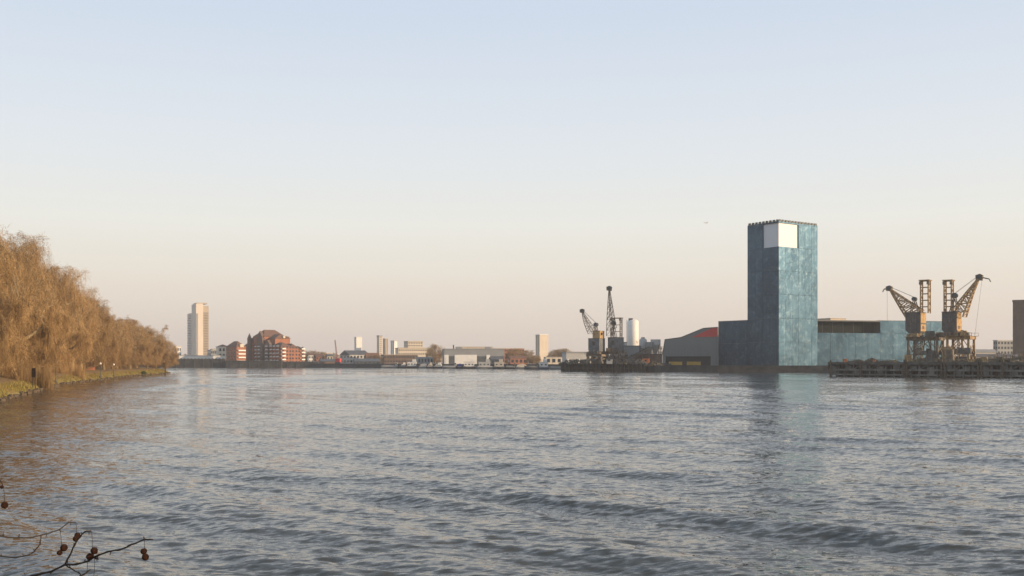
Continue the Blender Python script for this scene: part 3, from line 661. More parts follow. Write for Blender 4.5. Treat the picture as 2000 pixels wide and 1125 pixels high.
# ------------------------------------------------------------------ moored boats
def boat(px0, px1, D, hullm, cabm, style, label, zc=None):
    x0, x1 = X(px0, D), X(px1, D); L = x1 - x0; W = min(5, L * .25) 
    t = thing('moored_boat', label, 'boat', ((x0 + x1) / 2, D, 0), R(random.uniform(-6, 6)), 'boats moored along the far shore')
    h = 1.8 if style != 'dinghy' else .9
    m = MB(); n = 9; vs = []; fs = []
    for i in range(n):
        f = i / (n - 1); x = -L / 2 + L * f; w = W / 2 * (1 - max(0, abs(f - .5) * 2 - .55) ** 1.6 / .28 * .85); sh = h + .7 * (abs(f - .5) * 2) ** 3
        vs += [(x, -w * .8, -.4), (x, -w, sh), (x, w, sh), (x, w * .8, -.4), (x, -w * .85, sh - .25), (x, w * .85, sh - .25)]
    for i in range(n - 1):
        a, b = i * 6, i * 6 + 6
        fs += [(a, b, b + 1, a + 1), (a + 1, b + 1, b + 4, a + 4), (a + 4, b + 4, b + 5, a + 5), (a + 5, b + 5, b + 2, a + 2), (a + 2, b + 2, b + 3, a + 3), (a + 3, b + 3, b, a)]
    fs += [(0, 1, 4, 5, 2, 3), tuple((n - 1) * 6 + k for k in (3, 2, 5, 4, 1, 0))]
    m.add(vs, fs).build('hull', hullm, t)
    MB().box(-L * .42, L * .42, -W / 2 - .06, W / 2 * .2, h - .35, h - .05).build('rubbing_strake', LGREY if hullm is HULL else WHITE, t)
    if style == 'house':
        c0, c1 = -L * .36, L * .26; MB().box(c0, c1, -W * .36, W * .36, h - .2, h + 2.9).build('cabin', cabm, t); MB().box(c0 - .3, c1 + .3, -W * .41, W * .41, h + 2.901, h + 3.1).build('roof', LGREY, t)
        me = MB().box(-.55, .55, -.08, .05, 0, .8).mesh('window', GLASS)
        k = int((c1 - c0) / 2.2)
        for i in range(k): obj('window', me, t, (c0 + (i + .5) * (c1 - c0) / k, -W * .36 - .02, h + .9))
        MB().box(c1 - 3, c1 - .4, -W * .25, W * .25, h + 3.101, h + 4.9).build('wheelhouse', cabm, t)
    elif style == 'barge':
        MB().box(-L * .38, L * .18, -W * .36, W * .36, h - .2, h + .7).build('hatch', HULLG, t)
        MB().box(L * .24, L * .36, -W * .3, W * .3, h - .2, h + 2.4).build('wheelhouse', cabm, t); MB().box(L * .25, L * .35, -W * .3 - .08, -W * .29, h + 1.2, h + 2.0).build('window', GLASS, t)
        MB().tube([(-L * .3, 0, h), (-L * .3, 0, h + 6)], .09, 5).build('mast', STEEL, t)
    elif style == 'cruiser':
        m = MB(); m.frus(-L * .3, L * .3, -W * .35, W * .35, h - .3, -L * .2, L * .28, -W * .28, W * .28, h + 1.3); m.build('cabin', cabm, t)
        m = MB(); m.frus(-L * .05, L * .22, -W * .28, W * .28, h + 1.301, L * .0, L * .2, -W * .24, W * .24, h + 2.6); m.build('wheelhouse', cabm, t)
        MB().box(-L * .2, L * .2, -W * .36, -W * .3, h + .35, h + .85).build('window', GLASS, t)
    elif style == 'tarp':
        MB().prism([(-L * .36, h - .2), (L * .3, h - .2), (L * .3, h + 1.0), (L * .05, h + 1.9), (-L * .36, h + 1.2)], -W * .38, W * .38).build('cover', cabm, t)
    return t
BO = [(744, 782, 792, HULLG, LGREY, 'barge', 'grey lighter barge at the left end of the moored boats'),
      (780, 796, 783, HULL, WHITE, 'cruiser', 'small white cruiser beside the left grey barge'),
      (792, 820, 776, HULL, WHITE, 'house', 'houseboat with bright white cabin under the office block'),
      (818, 838, 764, HULLG, LGREY, 'tarp', 'grey covered boat left of the two white cruisers'),
      (832, 848, 757, HULL, CREAM, 'cruiser', 'cream cruiser, left of two near the bare shore tree'),
      (845, 868, 748, HULL, WHITE, 'cruiser', 'white cruiser with dark window, right of two near the bare shore tree'),
      (864, 896, 738, HULLG, LGREY, 'barge', 'grey barge moored before the white warehouse wall'),
      (890, 906, 726, HULL, BLUE, 'tarp', 'boat under a bright blue tarpaulin'),
      (902, 934, 722, HULL, WHITE, 'house', 'white houseboat right of the blue tarpaulin'),
      (930, 966, 712, HULLG, LGREY, 'house', 'pale grey houseboat before the warehouse doors'),
      (962, 990, 700, HULL, CREAM, 'house', 'cream houseboat before the dark blue shed'),
      (986, 1010, 693, HULL, BRICKD, 'barge', 'dark barge with brown wheelhouse right of the cream houseboat'),
      (1006, 1034, 686, HULLG, CREAM, 'tarp', 'cream covered grey boat near the chimney house'),
      (1024, 1056, 674, HULL, DGREY, 'barge', 'black barge with dark wheelhouse left of the slab tower foot'),
      (1050, 1076, 668, HULLB, WHITE, 'house', 'white cabin houseboat on navy hull below the slab tower'),
      (1072, 1104, 658, HULLG, LGREY, 'barge', 'grey barge at the right end of the moored boats')]
for q in BO: boat(q[0], q[1], q[2] - 6, *q[3:])

# ------------------------------------------------------------------ cranes
def crane(label, px0, D, z0, rz, jd, s, P):
    """old dock crane. jd: jib direction along local x; P: measures in photo pixels off column px0 and rows, s metres per pixel"""
    t = thing('dock_crane', label, 'crane', (X(px0, D), D, z0), rz); c = 1 / math.cos(rz)
    sn, cs = math.sin(rz), math.cos(rz); uu = lambda p: (p - 1000) / F
    lx = lambda p: (uu(p) - uu(px0)) * D / (cs - uu(p) * sn)
    lz = lambda y, p=px0: EYE + (HZ - y) / F * (D + lx(p) * sn) - z0
    yw = P['depth'] / 2
    pz = lz(P['portal'][2]); x0, x1 = lx(P['portal'][0]), lx(P['portal'][1]); pw = yw * 1.15
    tk = P.get('tk', .32)
    for x in (x0, x1):
        for y in (-pw, pw):
            MB().frus(x - tk * 1.4, x + tk * 1.4, y - tk * 1.4, y + tk * 1.4, 0.35, x - tk, x + tk, y - tk, y + tk, pz).build('leg', P['lm'], t)
            MB().box(x - 1.0, x + 1.0, y - .45, y + .45, 0, .8).build('bogie', STEEL, t)
    m = MB()
    for y in (-pw, pw):
        m.beam((x0 - .6, y, pz), (x1 + .6, y, pz), .7, 1.1); m.beam((x0, y, pz * .3), ((x0 + x1) / 2, y, pz * .92), .22); m.beam((x1, y, pz * .3), ((x0 + x1) / 2, y, pz * .92), .22)
        m.beam((x0, y, pz * .34), (x1, y, pz * .34), .28)
    for x in (x0, x1): m.beam((x, -pw, pz - .05), (x, pw, pz - .05), .7, 1.0); m.beam((x, -pw, pz * .34), (x, pw, pz * .8), .2); m.beam((x, pw, pz * .34), (x, -pw, pz * .8), .2)
    for k in range(4): f = (k + .5) / 4; m.beam((x0 + (x1 - x0) * f, -pw, pz - .08), (x0 + (x1 - x0) * f, pw, pz - .08), .25, .5)
    m.build('portal_frame', P['pm'], t)
    # walkway with hand rail round the portal
    m = MB(); zz = pz + .6
    for y in (-pw - .8, pw + .8):
        m.beam((x0 - 1.2, y, zz), (x1 + 1.2, y, zz), 1.0, .12); m.beam((x0 - 1.2, y, zz + 1.05), (x1 + 1.2, y, zz + 1.05), .09)
        for k in range(9): x = x0 - 1.2 + (x1 - x0 + 2.4) * k / 8; m.beam((x, y, zz), (x, y, zz + 1.05), .08)
    m.build('walkway', P['pm'], t)
    h0, h1, yb, yt = P['house']; hx0, hx1 = lx(h0), lx(h1); hb, ht = lz(yb, h0), lz(yt, h0); hc = (hx0 + hx1) / 2; hw = (hx1 - hx0) / 2
    MB().lathe([(hw * .55, pz + .3), (hw * .55, hb - 1.0), (hw * .8, hb - .9), (hw * .8, hb - .02)], hc, 0, 14).build('turntable', STEEL, t)
    hs = MB(); cut = hw * .35
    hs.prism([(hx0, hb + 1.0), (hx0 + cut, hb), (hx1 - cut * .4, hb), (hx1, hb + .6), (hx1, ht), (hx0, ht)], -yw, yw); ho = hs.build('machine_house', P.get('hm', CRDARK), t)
    MB().box(hx0 - .15, hx1 + .15, -yw - .15, yw + .15, ht, ht + .3).build('house_roof', STEEL, t)
    n = max(2, int((hx1 - hx0) / 1.6)); pm = MB().box(-.06, .06, -.08, .0, 0, ht - hb - 1.3).mesh('rib', STEEL)
    for k in range(n + 1): obj('rib', pm, ho, (hx0 + (hx1 - hx0) * k / n, -yw - .0, hb + 1.1))
    MB().box(hx0 + (hx1 - hx0) * .35, hx0 + (hx1 - hx0) * .6, -yw - .06, -yw + .05, hb + (ht - hb) * .5, hb + (ht - hb) * .8).build('window', GLASS, ho)
    if 'gap' in P:      # sunlight on the end wall, put in as ochre panels
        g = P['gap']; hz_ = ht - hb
        MB().box(hx1 + .003, hx1 + .12, -yw + .05, yw - .05, hb + .6 + hz_ * g * 1.15, ht - .05).build('sun_painted_end', OCHRE, t)
        if g: MB().box(hx1 + .003, hx1 + .12, -yw + .05, yw - .05, hb + .6, hb + .5 + hz_ * g).build('sun_painted_end', OCHRE, t)
        MB().box(hx1 + .121, hx1 + .2, -yw * .35, yw * .2, hb + hz_ * .2, hb + hz_ * .35).build('window', GLASS, t)
    rc = random.Random(int(px0))
    for k in range(P.get('kit', 34)):       # boxes, tanks and stairs hung on the portal
        bx_ = rc.uniform(x0, x1); by_ = rc.choice((-pw, pw)) * rc.uniform(.6, 1.1); bz_ = rc.choice((0.0, pz * .36, pz + .66)); q = rc.uniform(.4, 1.5)
        MB().frus(bx_ - q, bx_ + q, by_ - q * .6, by_ + q * .6, bz_, bx_ - q * .9, bx_ + q * .9, by_ - q * .5, by_ + q * .5, bz_ + rc.uniform(.6, 2.2)).build('equipment_box', rc.choice((STEEL, CRDARK, RUST, CONC)), t)
    st = MB(); sx = x0 + (x1 - x0) * .3; st.lattice((sx, -pw * .3, 0), (sx, -pw * .3, pz), 1.8, 1.8, 5, .16)
    for k in range(4): zz_ = pz * k / 4; st.beam((sx - .9, -pw * .3 - .9, zz_), (sx + .9, -pw * .3 - .9, zz_ + pz / 4), .5, .12)
    st.build('stair_tower', STEEL, t)
    for k in range(5):
        xx = x0 + (x1 - x0) * rc.uniform(.05, .95); yy = rc.choice((-pw, pw)) * rc.uniform(.5, 1); MB().beam((xx, yy, 0), (xx + rc.uniform(-2, 2), yy * .8, pz), .3).build('strut', P['pm'], t)
    if 'cab' in P:
        c0, c1, yb, yt = P['cab']; cx0, cx1 = lx(c0), lx(c1); cb, ct = lz(yb), lz(yt)
        co = MB().box(cx0, cx1, -yw * .8, yw * .75, cb, ct).build('cabin', OCHRE, t); MB().box(cx1 - .02, cx1 + .06, -yw * .5, yw * .1, cb + (ct - cb) * .45, cb + (ct - cb) * .8).build('window', GLASS, co)
        MB().box(cx0, cx1 + .12, -yw * .85, yw * .8, ct, ct + .18).build('cabin_roof', STEEL, co)
    if 'mast' in P:
        a0, a1, yb, yt = P['mast']; m = MB(); ax0, ax1 = lx(a0), lx(a1); zb, zt = min(lz(yb, a0), ht - .1), lz(yt, a0); k = P.get('rungs', 5); q = tk * 1.25
        for x in (ax0, ax1):
            for y in (-1.3, 1.3): m.beam((x, y, zb), (x, y, zt), q * .9)
            for i in range(k): z = zb + (zt - zb) * i / k; z2 = zb + (zt - zb) * (i + 1) / k; m.beam((x, -1.3, z), (x, 1.3, z2), q * .4); m.beam((x, 1.3, z), (x, -1.3, z2), q * .4)
        for i in range(1, k + 1):
            z = zb + (zt - zb) * i / k
            for y in (-1.3, 1.3): m.beam((ax0, y, z), (ax1, y, z), q * .6)
            for x in (ax0, ax1): m.beam((x, -1.3, z), (x, 1.3, z), q * .6)
        mo = m.build('mast', RUST, t)
        MB().box(ax0 - .5, ax1 + .5, -1.7, 1.7, zt, zt + .35).build('mast_head', RUST, mo)
        for x in (ax0, ax1): MB().lathe([(.55, zt - 1.3), (.55, zt - .2)], x, -1.3, 8).build('sheave', STEEL, mo)
    # jib: two lattice booms meeting at the head
    (f1x, f1y), (f2x, f2y), (tx, ty) = P['jib']; T = Vector((lx(tx), 0, lz(ty, tx))); A = Vector((lx(f1x), 0, lz(f1y, f1x))); B = Vector((lx(f2x), 0, lz(f2y, f2x)))
    m = MB(); jt = P.get('jt', .2); n = P.get('jn', 9)
    def cv(a, sag):
        out = []
        for i in range(n + 1):
            f = i / n; p = a.lerp(T, f); nrm = (T - a).normalized().cross(Vector((0, 1, 0))); out.append(p + nrm * sag * math.sin(math.pi * f))
        return out
    ca, cb_ = cv(A, P.get('sag', 0)), cv(B, P.get('sag', 0) * .35)
    def wy(i): return yw * .75 * (1 - i / n) + .45 * i / n
    for i in range(n):
        for s_ in (-1, 1):
            y, y2 = s_ * wy(i), s_ * wy(i + 1)
            for cc, w in ((ca, jt), (cb_, jt)): m.beam((cc[i].x, y, cc[i].z), (cc[i + 1].x, y2, cc[i + 1].z), w)
            p, q = (ca[i], cb_[i + 1]) if i % 2 else (cb_[i], ca[i + 1]); m.beam((p.x, y, p.z), (q.x, y2, q.z), jt * .55)
            m.beam((ca[i + 1].x, y2, ca[i + 1].z), (cb_[i + 1].x, y2, cb_[i + 1].z), jt * .55)
        for cc in (ca, cb_): m.beam((cc[i].x, -wy(i), cc[i].z), (cc[i].x, wy(i), cc[i].z), jt * .5); m.beam((cc[i].x, -wy(i), cc[i].z), (cc[i + 1].x, wy(i + 1), cc[i + 1].z), jt * .5)
    m.build('jib', P.get('jm', RUST), t)
    hs = P['head'] * s
    m = MB(); m.prism([(T.x - hs * .5, T.z - hs * .45), (T.x + hs * .4, T.z - hs * .6), (T.x + hs * .55, T.z + hs * .25), (T.x + hs * .1, T.z + hs * .5), (T.x - hs * .55, T.z + hs * .3)], -.7, .7); m.build('jib_head', STEEL, t)
    for s_ in (-1, 1): MB().tube([(T.x, s_ * .7, T.z), (T.x, s_ * 1.0, T.z)], hs * .34, 12).build('sheave', DGREY, t)
    if 'hook' in P:
        hx, hy = P['hook']; H = Vector((lx(hx), 0, lz(hy, hx))); m = MB(); m.beam(T, H + Vector((-jd * .5, 0, .4)), .4); m.beam(H + Vector((-jd * .5, 0, .4)), H + Vector((0, 0, -.6)), .28); m.build('hook_arm', STEEL, t)
    if 'block' in P:
        bx, by, br = P['block']; Bk = Vector((lx(bx), 0, lz(by, bx))); r_ = br * s
        m = MB(); m.tube([Bk + Vector((0, -1, 0)), Bk + Vector((0, 1, 0))], r_, 12); m.build('counterweight', DGREY, t)
        m = MB()
        for y in (-.9, .9): m.beam(Bk + Vector((0, y, 0)), (Bk.x + jd * 1.2, y, ht), .26); m.beam(Bk + Vector((0, y, 0)), (Bk.x - jd * 1.6, y, ht), .26)
        for f in (.35, .65): z = ht + (Bk.z - ht) * f; m.beam((Bk.x - .5, -.9, z), (Bk.x + .5, .9, z), .2)
        m.build('luffing_frame', STEEL, t)
        m = MB()
        for y in (-.5, .5): m.tube([Bk + Vector((0, y, r_ * .8)), T + Vector((0, y, hs * .3))], P.get('ct', .07), 4)
        m.build('luffing_cable', STEEL, t)
    if 'rope' in P:
        rx, ry = P['rope']; m = MB(); m.tube([T + Vector((jd * hs * .4, 0, -hs * .3)), (lx(rx), 0, lz(ry, rx))], P.get('ct', .07) * .7, 4); m.build('hoist_rope', STEEL, t)
    return t
DECK = 5.0
JX = lambda px: (lambda u: (480.4 / (1 + u) * u, 480.4 / (1 + u)))((px - 1000) / F)   # foot of column px on the jetty front line
def on_jetty(px, back): x, y = JX(px); return y + back
# crane A and B on the right jetty
DA = 358; sA = DA / F
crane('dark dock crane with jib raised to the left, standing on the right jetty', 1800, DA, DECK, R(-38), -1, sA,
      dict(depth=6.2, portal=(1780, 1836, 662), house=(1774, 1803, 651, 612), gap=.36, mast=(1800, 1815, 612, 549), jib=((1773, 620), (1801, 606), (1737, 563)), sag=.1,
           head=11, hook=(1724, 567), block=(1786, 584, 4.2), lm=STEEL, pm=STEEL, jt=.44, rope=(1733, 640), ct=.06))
DB = 347; sB = DB / F
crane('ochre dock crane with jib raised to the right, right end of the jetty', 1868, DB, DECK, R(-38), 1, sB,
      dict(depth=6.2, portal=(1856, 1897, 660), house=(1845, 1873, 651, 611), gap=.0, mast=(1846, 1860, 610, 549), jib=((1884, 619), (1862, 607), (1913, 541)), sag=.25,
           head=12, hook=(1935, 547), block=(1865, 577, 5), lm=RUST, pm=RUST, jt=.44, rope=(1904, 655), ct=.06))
# cranes C and D on the left pier
PD = 528; sC = PD / F; PDECK = 4.2
crane('small dock crane with ochre cab and short jib, left on the middle pier', 1166, PD, PDECK, R(-30), -1, sC,
      dict(depth=7, portal=(1154, 1180, 694), house=(1155, 1176, 688, 662), cab=(1162, 1176, 661, 647), jib=((1153, 652), (1164, 648), (1137, 607)), sag=.6, head=8, block=(1164, 634, 4),
           lm=STEEL, pm=STEEL, jt=.24, ct=.06, jm=STEEL, hm=CRBLUE))
crane('tall dock crane with near upright jib beside the white silo', 1203, PD + 3, PDECK, R(-30), -1, sC,
      dict(depth=7, portal=(1192, 1216, 690), house=(1193, 1213, 687, 660), mast=(1197, 1213, 660, 622), rungs=3, jib=((1188.5, 656), (1200, 640), (1190, 563)), sag=.2, head=9.5, block=(1198, 631, 4.5),
           lm=STEEL, pm=STEEL, jt=.26, ct=.06, jm=STEEL, hm=CRBLUE))

# ------------------------------------------------------------------ jetty
def jetty():
    x0, y0 = JX(1618); rz = R(-45); L = 86.
    t = thing('jetty', 'long weathered concrete jetty with piles and beams under the right cranes', 'jetty', (x0, y0, 0), rz)
    W = 16.; r3 = random.Random(9)
    MB().box(0, L, 0, W, 4.1, DECK).build('deck', CONC, t)
    MB().box(-.15, L, -.25, -.002, 4.3, 5.15).build('edge_beam', CONC, t); MB().box(.3, L, -.12, .38, 2.1, 2.75).build('waling', CONC, t); MB().box(.3, L, .0, .5, .5, 1.0).build('waling', CONC, t)
    MB().box(.3, L, 6.5, 7.2, -2, 4.099).build('back_wall', CONCD, t)  # dark wall added under the deck to block bright water behind the piles
    me = MB().box(-.28, .28, -.28, .28, -2, 4.1).mesh('pile', CONC); me2 = MB().tube([(0, 0, -2), (0, 0, 5.9)], .3, 8).mesh('fender_post', TIMBER)
    n = 30
    for k in range(n):
        x = .6 + (L - 1.2) * k / (n - 1)
        for y in (.6, 5, 10, 15.2): obj('pile', me, t, (x, y, 0))
        if k < n - 1 and k % 3 != 1:
            dx = (L - 1.2) / (n - 1); MB().beam((x, .45, 2.7 if k % 2 else 4.2), (x + dx, .45, 4.2 if k % 2 else 2.7), .28).build('brace', CONC, t)
        if k % 2 == 0: MB().box(x + .5, x + 2.2, -.05, .25, 2.751, 4.1 - r3.uniform(0, .7)).build('panel', CONC, t)
        if k % 3 == 0: MB().box(x + .5, x + 2.3, .05, .3, 1.001, 2.1).build('panel', CONC, t)
    for px in (1624, 1682, 1768, 1772, 1840, 1846, 1912, 1918, 1960):
        X0 = (JX(px)[0] - x0) / math.cos(rz); obj('fender_post', me2, t, (X0, -.6, 0))
    MB().box(-.1, -.003, 0, W, 2.2, 4.9).build('end_panel', CONC, t)
    rail = MB(); k = 0; x = 1.
    while x < L - 1:
        if r3.random() < .75: rail.beam((x, .3, DECK), (x, .3, DECK + 1.05), .09); 
        if r3.random() < .55: rail.beam((x, .3, DECK + 1.0), (x + 2.2, .3, DECK + 1.0), .07)
        x += 2.2
    rail.build('hand_rail', STEEL, t)
    return t, x0, y0, rz, L
jt_, jx0, jy0, jrz, JL = jetty()
def jw(lx, ly): c, s = math.cos(jrz), math.sin(jrz); return (jx0 + lx * c - ly * s, jy0 + lx * s + ly * c)
def jl(px): return (JX(px)[0] - jx0) / math.cos(jrz)
def jbox(name, label, cat, px, ly, w, d, h, m, slope=0, z=DECK):
    x, y = jw(jl(px), ly); t = thing(name, label, cat, (x, y, z), jrz + random.uniform(-.15, .15))
    MB().frus(-w / 2, w / 2, -d / 2, d / 2, 0, -w / 2 + slope, w / 2 - slope, -d / 2 + slope, d / 2 - slope, h).build('body', m, t)
    MB().box(-w / 2 + slope - .06, w / 2 - slope + .06, -d / 2 + slope - .06, d / 2 - slope + .06, h, h + .1).build('lid', m, t)
    for s in (-1, 1): MB().box(s * w * .3 - .07, s * w * .3 + .07, -d / 2 - .05, -d / 2 + slope * .5 + .0, .1, h * .85).build('strap', STEEL, t)
    return t
jbox('storage_bin', 'bright orange bin at the left end of the jetty', 'bin', 1647, 1.6, 1.5, 1.1, 1.15, ORANGE, .12)
jbox('storage_bin', 'orange bin in the middle of the empty jetty stretch', 'bin', 1703, 1.8, 1.1, 1, .9, ORANGE, .1)
jbox('storage_bin', 'small ochre box on the jetty left of the cranes', 'box', 1744, 1.6, 1.0, .8, .8, OCHRE, .05)
jbox('control_hut', 'ochre hut on the jetty beside the left crane leg', 'hut', 1764, 4.0, 1.9, 1.8, 2.5, OCHRE, .05)
jbox('storage_bin', 'ochre box on the jetty between the right crane legs', 'box', 1894, 2.0, 1.6, 1.2, 1.0, OCHRE, .05)
jbox('storage_bin', 'rust coloured box right of the ochre dock crane', 'box', 1915, 3, 1.8, 1.4, 1.7, OCHRE, .1)
jbox('winch', 'dark winch box under the left dock crane', 'winch', 1806, 5, 3.0, 2.4, 3.2, CRDARK, .2)
jbox('winch', 'dark machinery box between the two dock cranes', 'winch', 1846, 4, 2.4, 2.2, 4.2, STEEL, .2)
jbox('control_hut', 'brown steel hut standing behind the two dock cranes', 'hut', 1832, 8, 3.0, 2.4, 5.2, RUST, .1)
for i, (px, h) in enumerate(((1930, 2.3), (1945, 3.0), (1962, 2.4), (1978, 2.8), (1992, 3.2))):
    x, y = jw(jl(px), 3.5); t = thing('steel_frame', 'rusty steel rack on the right jetty end, %s from the ochre crane' % ORD[i], 'rack', (x, y, DECK), jrz, 'rusty racks on the right jetty end')
    for sx in (-.9, .9):
        for sy in (-.7, .7): MB().box(sx - .09, sx + .09, sy - .09, sy + .09, 0, h).build('upright', STEEL, t)
    m = MB()
    for f in (.35, .7, .97):
        for sy in (-.7, .7): m.beam((-.9, sy, h * f), (.9, sy, h * f), .12)
        for sx in (-.9, .9): m.beam((sx, -.7, h * f), (sx, .7, h * f), .12)
    m.beam((-.9, -.7, h * .35), (-.9, -.7, h * .97), .11); m.build('cross_bars', STEEL, t); MB().box(-.8, .8, -.6, .6, h * .36, h * .6).build('load', RUBBLE, t)
def heap(name, label, x, y, z, rx, ry, h, m, seed=1, cat='heap', kind='stuff'):
    r4 = random.Random(seed); g = MB()
    for k in range(160):
        a = r4.uniform(0, 6.28); q = math.sqrt(r4.random()); px_, py_ = math.cos(a) * q * rx, math.sin(a) * q * ry; s = r4.uniform(.15, .5) * min(1, h)
        g.ball((px_, py_, max(.1, h * (1 - q) + r4.uniform(-.2, .1))), s, 5, 3, .35)
    g.build(name, m, loc=(x, y, z), label=label, cat=cat, kind=kind)
for i, (px, w, h) in enumerate(((1665, 5, .8), (1690, 4, 1.4), (1722, 6, .7), (1785, 5, 1.2), (1822, 5, 1.6), (1870, 5, 1.3), (1905, 4, 1.5), (1950, 7, 1.2))):
    x, y = jw(jl(px), 4.5); heap('rubble_heap', 'weedy rubble heap on the jetty, %s from its left end' % ORD[i], x, y, DECK, w * .7, 2.2, h, RUBBLE, i)

# ------------------------------------------------------------------ middle pier with silo and gear
def pier():
    ax, ay = X(1096, 548), 548; bx, by = X(1262, 516), 516; L = math.hypot(bx - ax, by - ay); rz = math.atan2(by - ay, bx - ax)
    t = thing('pier', 'dark loading pier with piles under the middle cranes', 'pier', (ax, ay, 0), rz)
    MB().box(0, L, 0, 26, 3.2, PDECK).build('deck', CONCD, t); MB().box(0, L, .6, 1.0, -1, 3.2).build('fender_wall', CONCD, t)
    me = MB().tube([(0, 0, -2), (0, 0, PDECK + .5)], .32, 7).mesh('pile', TIMBER)
    for k in range(22): obj('pile', me, t, (.3 + (L - .6) * k / 21, -.15, 0))
    MB().box(0, L, -.3, .3, 1.4, 1.9).build('waling', TIMBER, t)
    m = MB()
    for k in range(16): x = L * k / 15.5; m.beam((x, .4, PDECK), (x, .4, PDECK + 1.1), .1)
    m.beam((0, .4, PDECK + 1.05), (L, .4, PDECK + 1.05), .08); m.build('hand_rail', STEEL, t)
pier()
D = 640; cx = X(1236, D); r = 11.3 / F * D
t = thing('silo', 'tall white cylindrical silo with dark top fitting behind the tall crane', 'silo', (cx, D, GROUND)); h = Z(628, D) - GROUND
MB().lathe([(r, -.3), (r, h), (r * .8, h + .9), (r * .3, h + 1.4)], 0, 0, 28).build('shell', WHITE, t, True)
MB().box(-r * .75, -r * .1, -r * .6, 0, h + .4, h + 2.0).build('top_fitting', DGREY, t); MB().box(-.2 * r, .5 * r, -.5, .8, h + 1.0, h + 2.3).build('filter_box', WHITE, t)
m = MB()
for y in (-.3, .3): m.beam((-r - .35, y, 0), (-r - .35, y, h + 1), .1)
for k in range(30): m.beam((-r - .35, -.3, h * k / 30), (-r - .35, .3, h * k / 30), .08)
m.build('ladder', STEEL, t)
lg = MB()   # small brown emblem on the sunny side
an = R(-48)
for f, w, zz in ((0, 1.1, 0), (-.5, .5, .45), (.5, .5, .45), (0, .7, -.55)):
    a2 = an + f * .35; c, s = math.cos(a2), math.sin(a2); lg.add([(r * 1.006 * c - s * k * w * .5, r * 1.006 * s + c * k * w * .5, h * .52 + zz + q) for k, q in ((-1, -.22), (1, -.22), (1, .22), (-1, .22))], [(0, 1, 2, 3)])
lg.build('emblem', RUST, t)
def gear(name, label, cat, px0, px1, D, ytop, m, z0=GROUND, depth=5, extra=None, rz=-20):
    x0, x1 = X(px0, D), X(px1, D); w = (x1 - x0) / math.cos(R(rz)); h = Z(ytop, D) - z0
    t = thing(name, label, cat, ((x0 + x1) / 2, D, z0), R(rz))
    if extra == 'hopper':
        MB().frus(-w * .12, w * .12, -depth * .12, depth * .12, h * .45, -w / 2, w / 2, -depth / 2, depth / 2, h * .8).build('cone', m, t); MB().box(-w / 2, w / 2, -depth / 2, depth / 2, h * .801, h).build('bin', m, t)
        for sx in (-1, 1):
            for sy in (-1, 1): MB().box(sx * w * .45 - .15, sx * w * .45 + .15, sy * depth * .45 - .15, sy * depth * .45 + .15, 0, h * .8).build('leg', STEEL, t)
    elif extra == 'silo':
        MB().lathe([(w / 2, -.2), (w / 2, h - .8), (w * .3, h)], 0, 0, 16).build('shell', m, t, True); MB().box(-w * .2, w * .2, -w * .2, w * .2, h, h + .6).build('cap', STEEL, t)
        MB().lathe([(w * .515, h * .6), (w * .515, h * .63)], 0, 0, 16).build('band', STEEL, t)
    else:
        MB().box(-w / 2, w / 2, -depth / 2, depth / 2, -.2, h).build('body', m, t); MB().box(-w / 2 - .2, w / 2 + .2, -depth / 2 - .2, depth / 2 + .2, h, h + .25).build('roof', SLATE, t)
        me = MB().box(-.5, .5, -.08, .05, 0, .9).mesh('window', GLASS)
        for k in range(max(1, int(w / 2.6))):
            for q in range(max(1, int(h / 4))): obj('window', me, t, (-w / 2 + (k + .5) * w / max(1, int(w / 2.6)), -depth / 2 - .02, 1.3 + q * 3.6))
    return t
gear('plant_building', 'pale concrete plant building beside the tall crane', 'building', 1206, 1222, 548, 669, LGREY)
gear('plant_building', 'grey plant building at the foot of the white silo', 'building', 1222, 1250, 545, 676, GREY)
gear('silo', 'short grey silo right of the white silo', 'silo', 1249, 1263, 545, 661, LGREY, extra='silo')
gear('hopper', 'grey loading hopper right of the short silo', 'hopper', 1262, 1274, 540, 668, GREY, extra='hopper')
gear('hopper', 'pale loading hopper next to the dark grey warehouse', 'hopper', 1273, 1288, 545, 663, LGREY, extra='hopper')
gear('plant_building', 'brown gantry house below the loading hoppers', 'building', 1240, 1290, 535, 692, BRICKD)
gear('cargo_container', 'orange container below the loading hoppers', 'container', 1256, 1268, 521, 700, ORANGE, z0=PDECK - .3, depth=2.4)
gear('cargo_container', 'grey container at the foot of the small crane', 'container', 1137, 1152, 541, 703, HULLG, z0=PDECK, depth=2.4, rz=-10)
gear('cargo_container', 'white container under the tall crane', 'container', 1185, 1196, 525, 702, LGREY, z0=PDECK, depth=2.4, rz=-10)
gear('cargo_container', 'dark container right of the tall crane legs', 'container', 1218, 1240, 523, 702, CRDARK, z0=PDECK, depth=2.4, rz=-10)
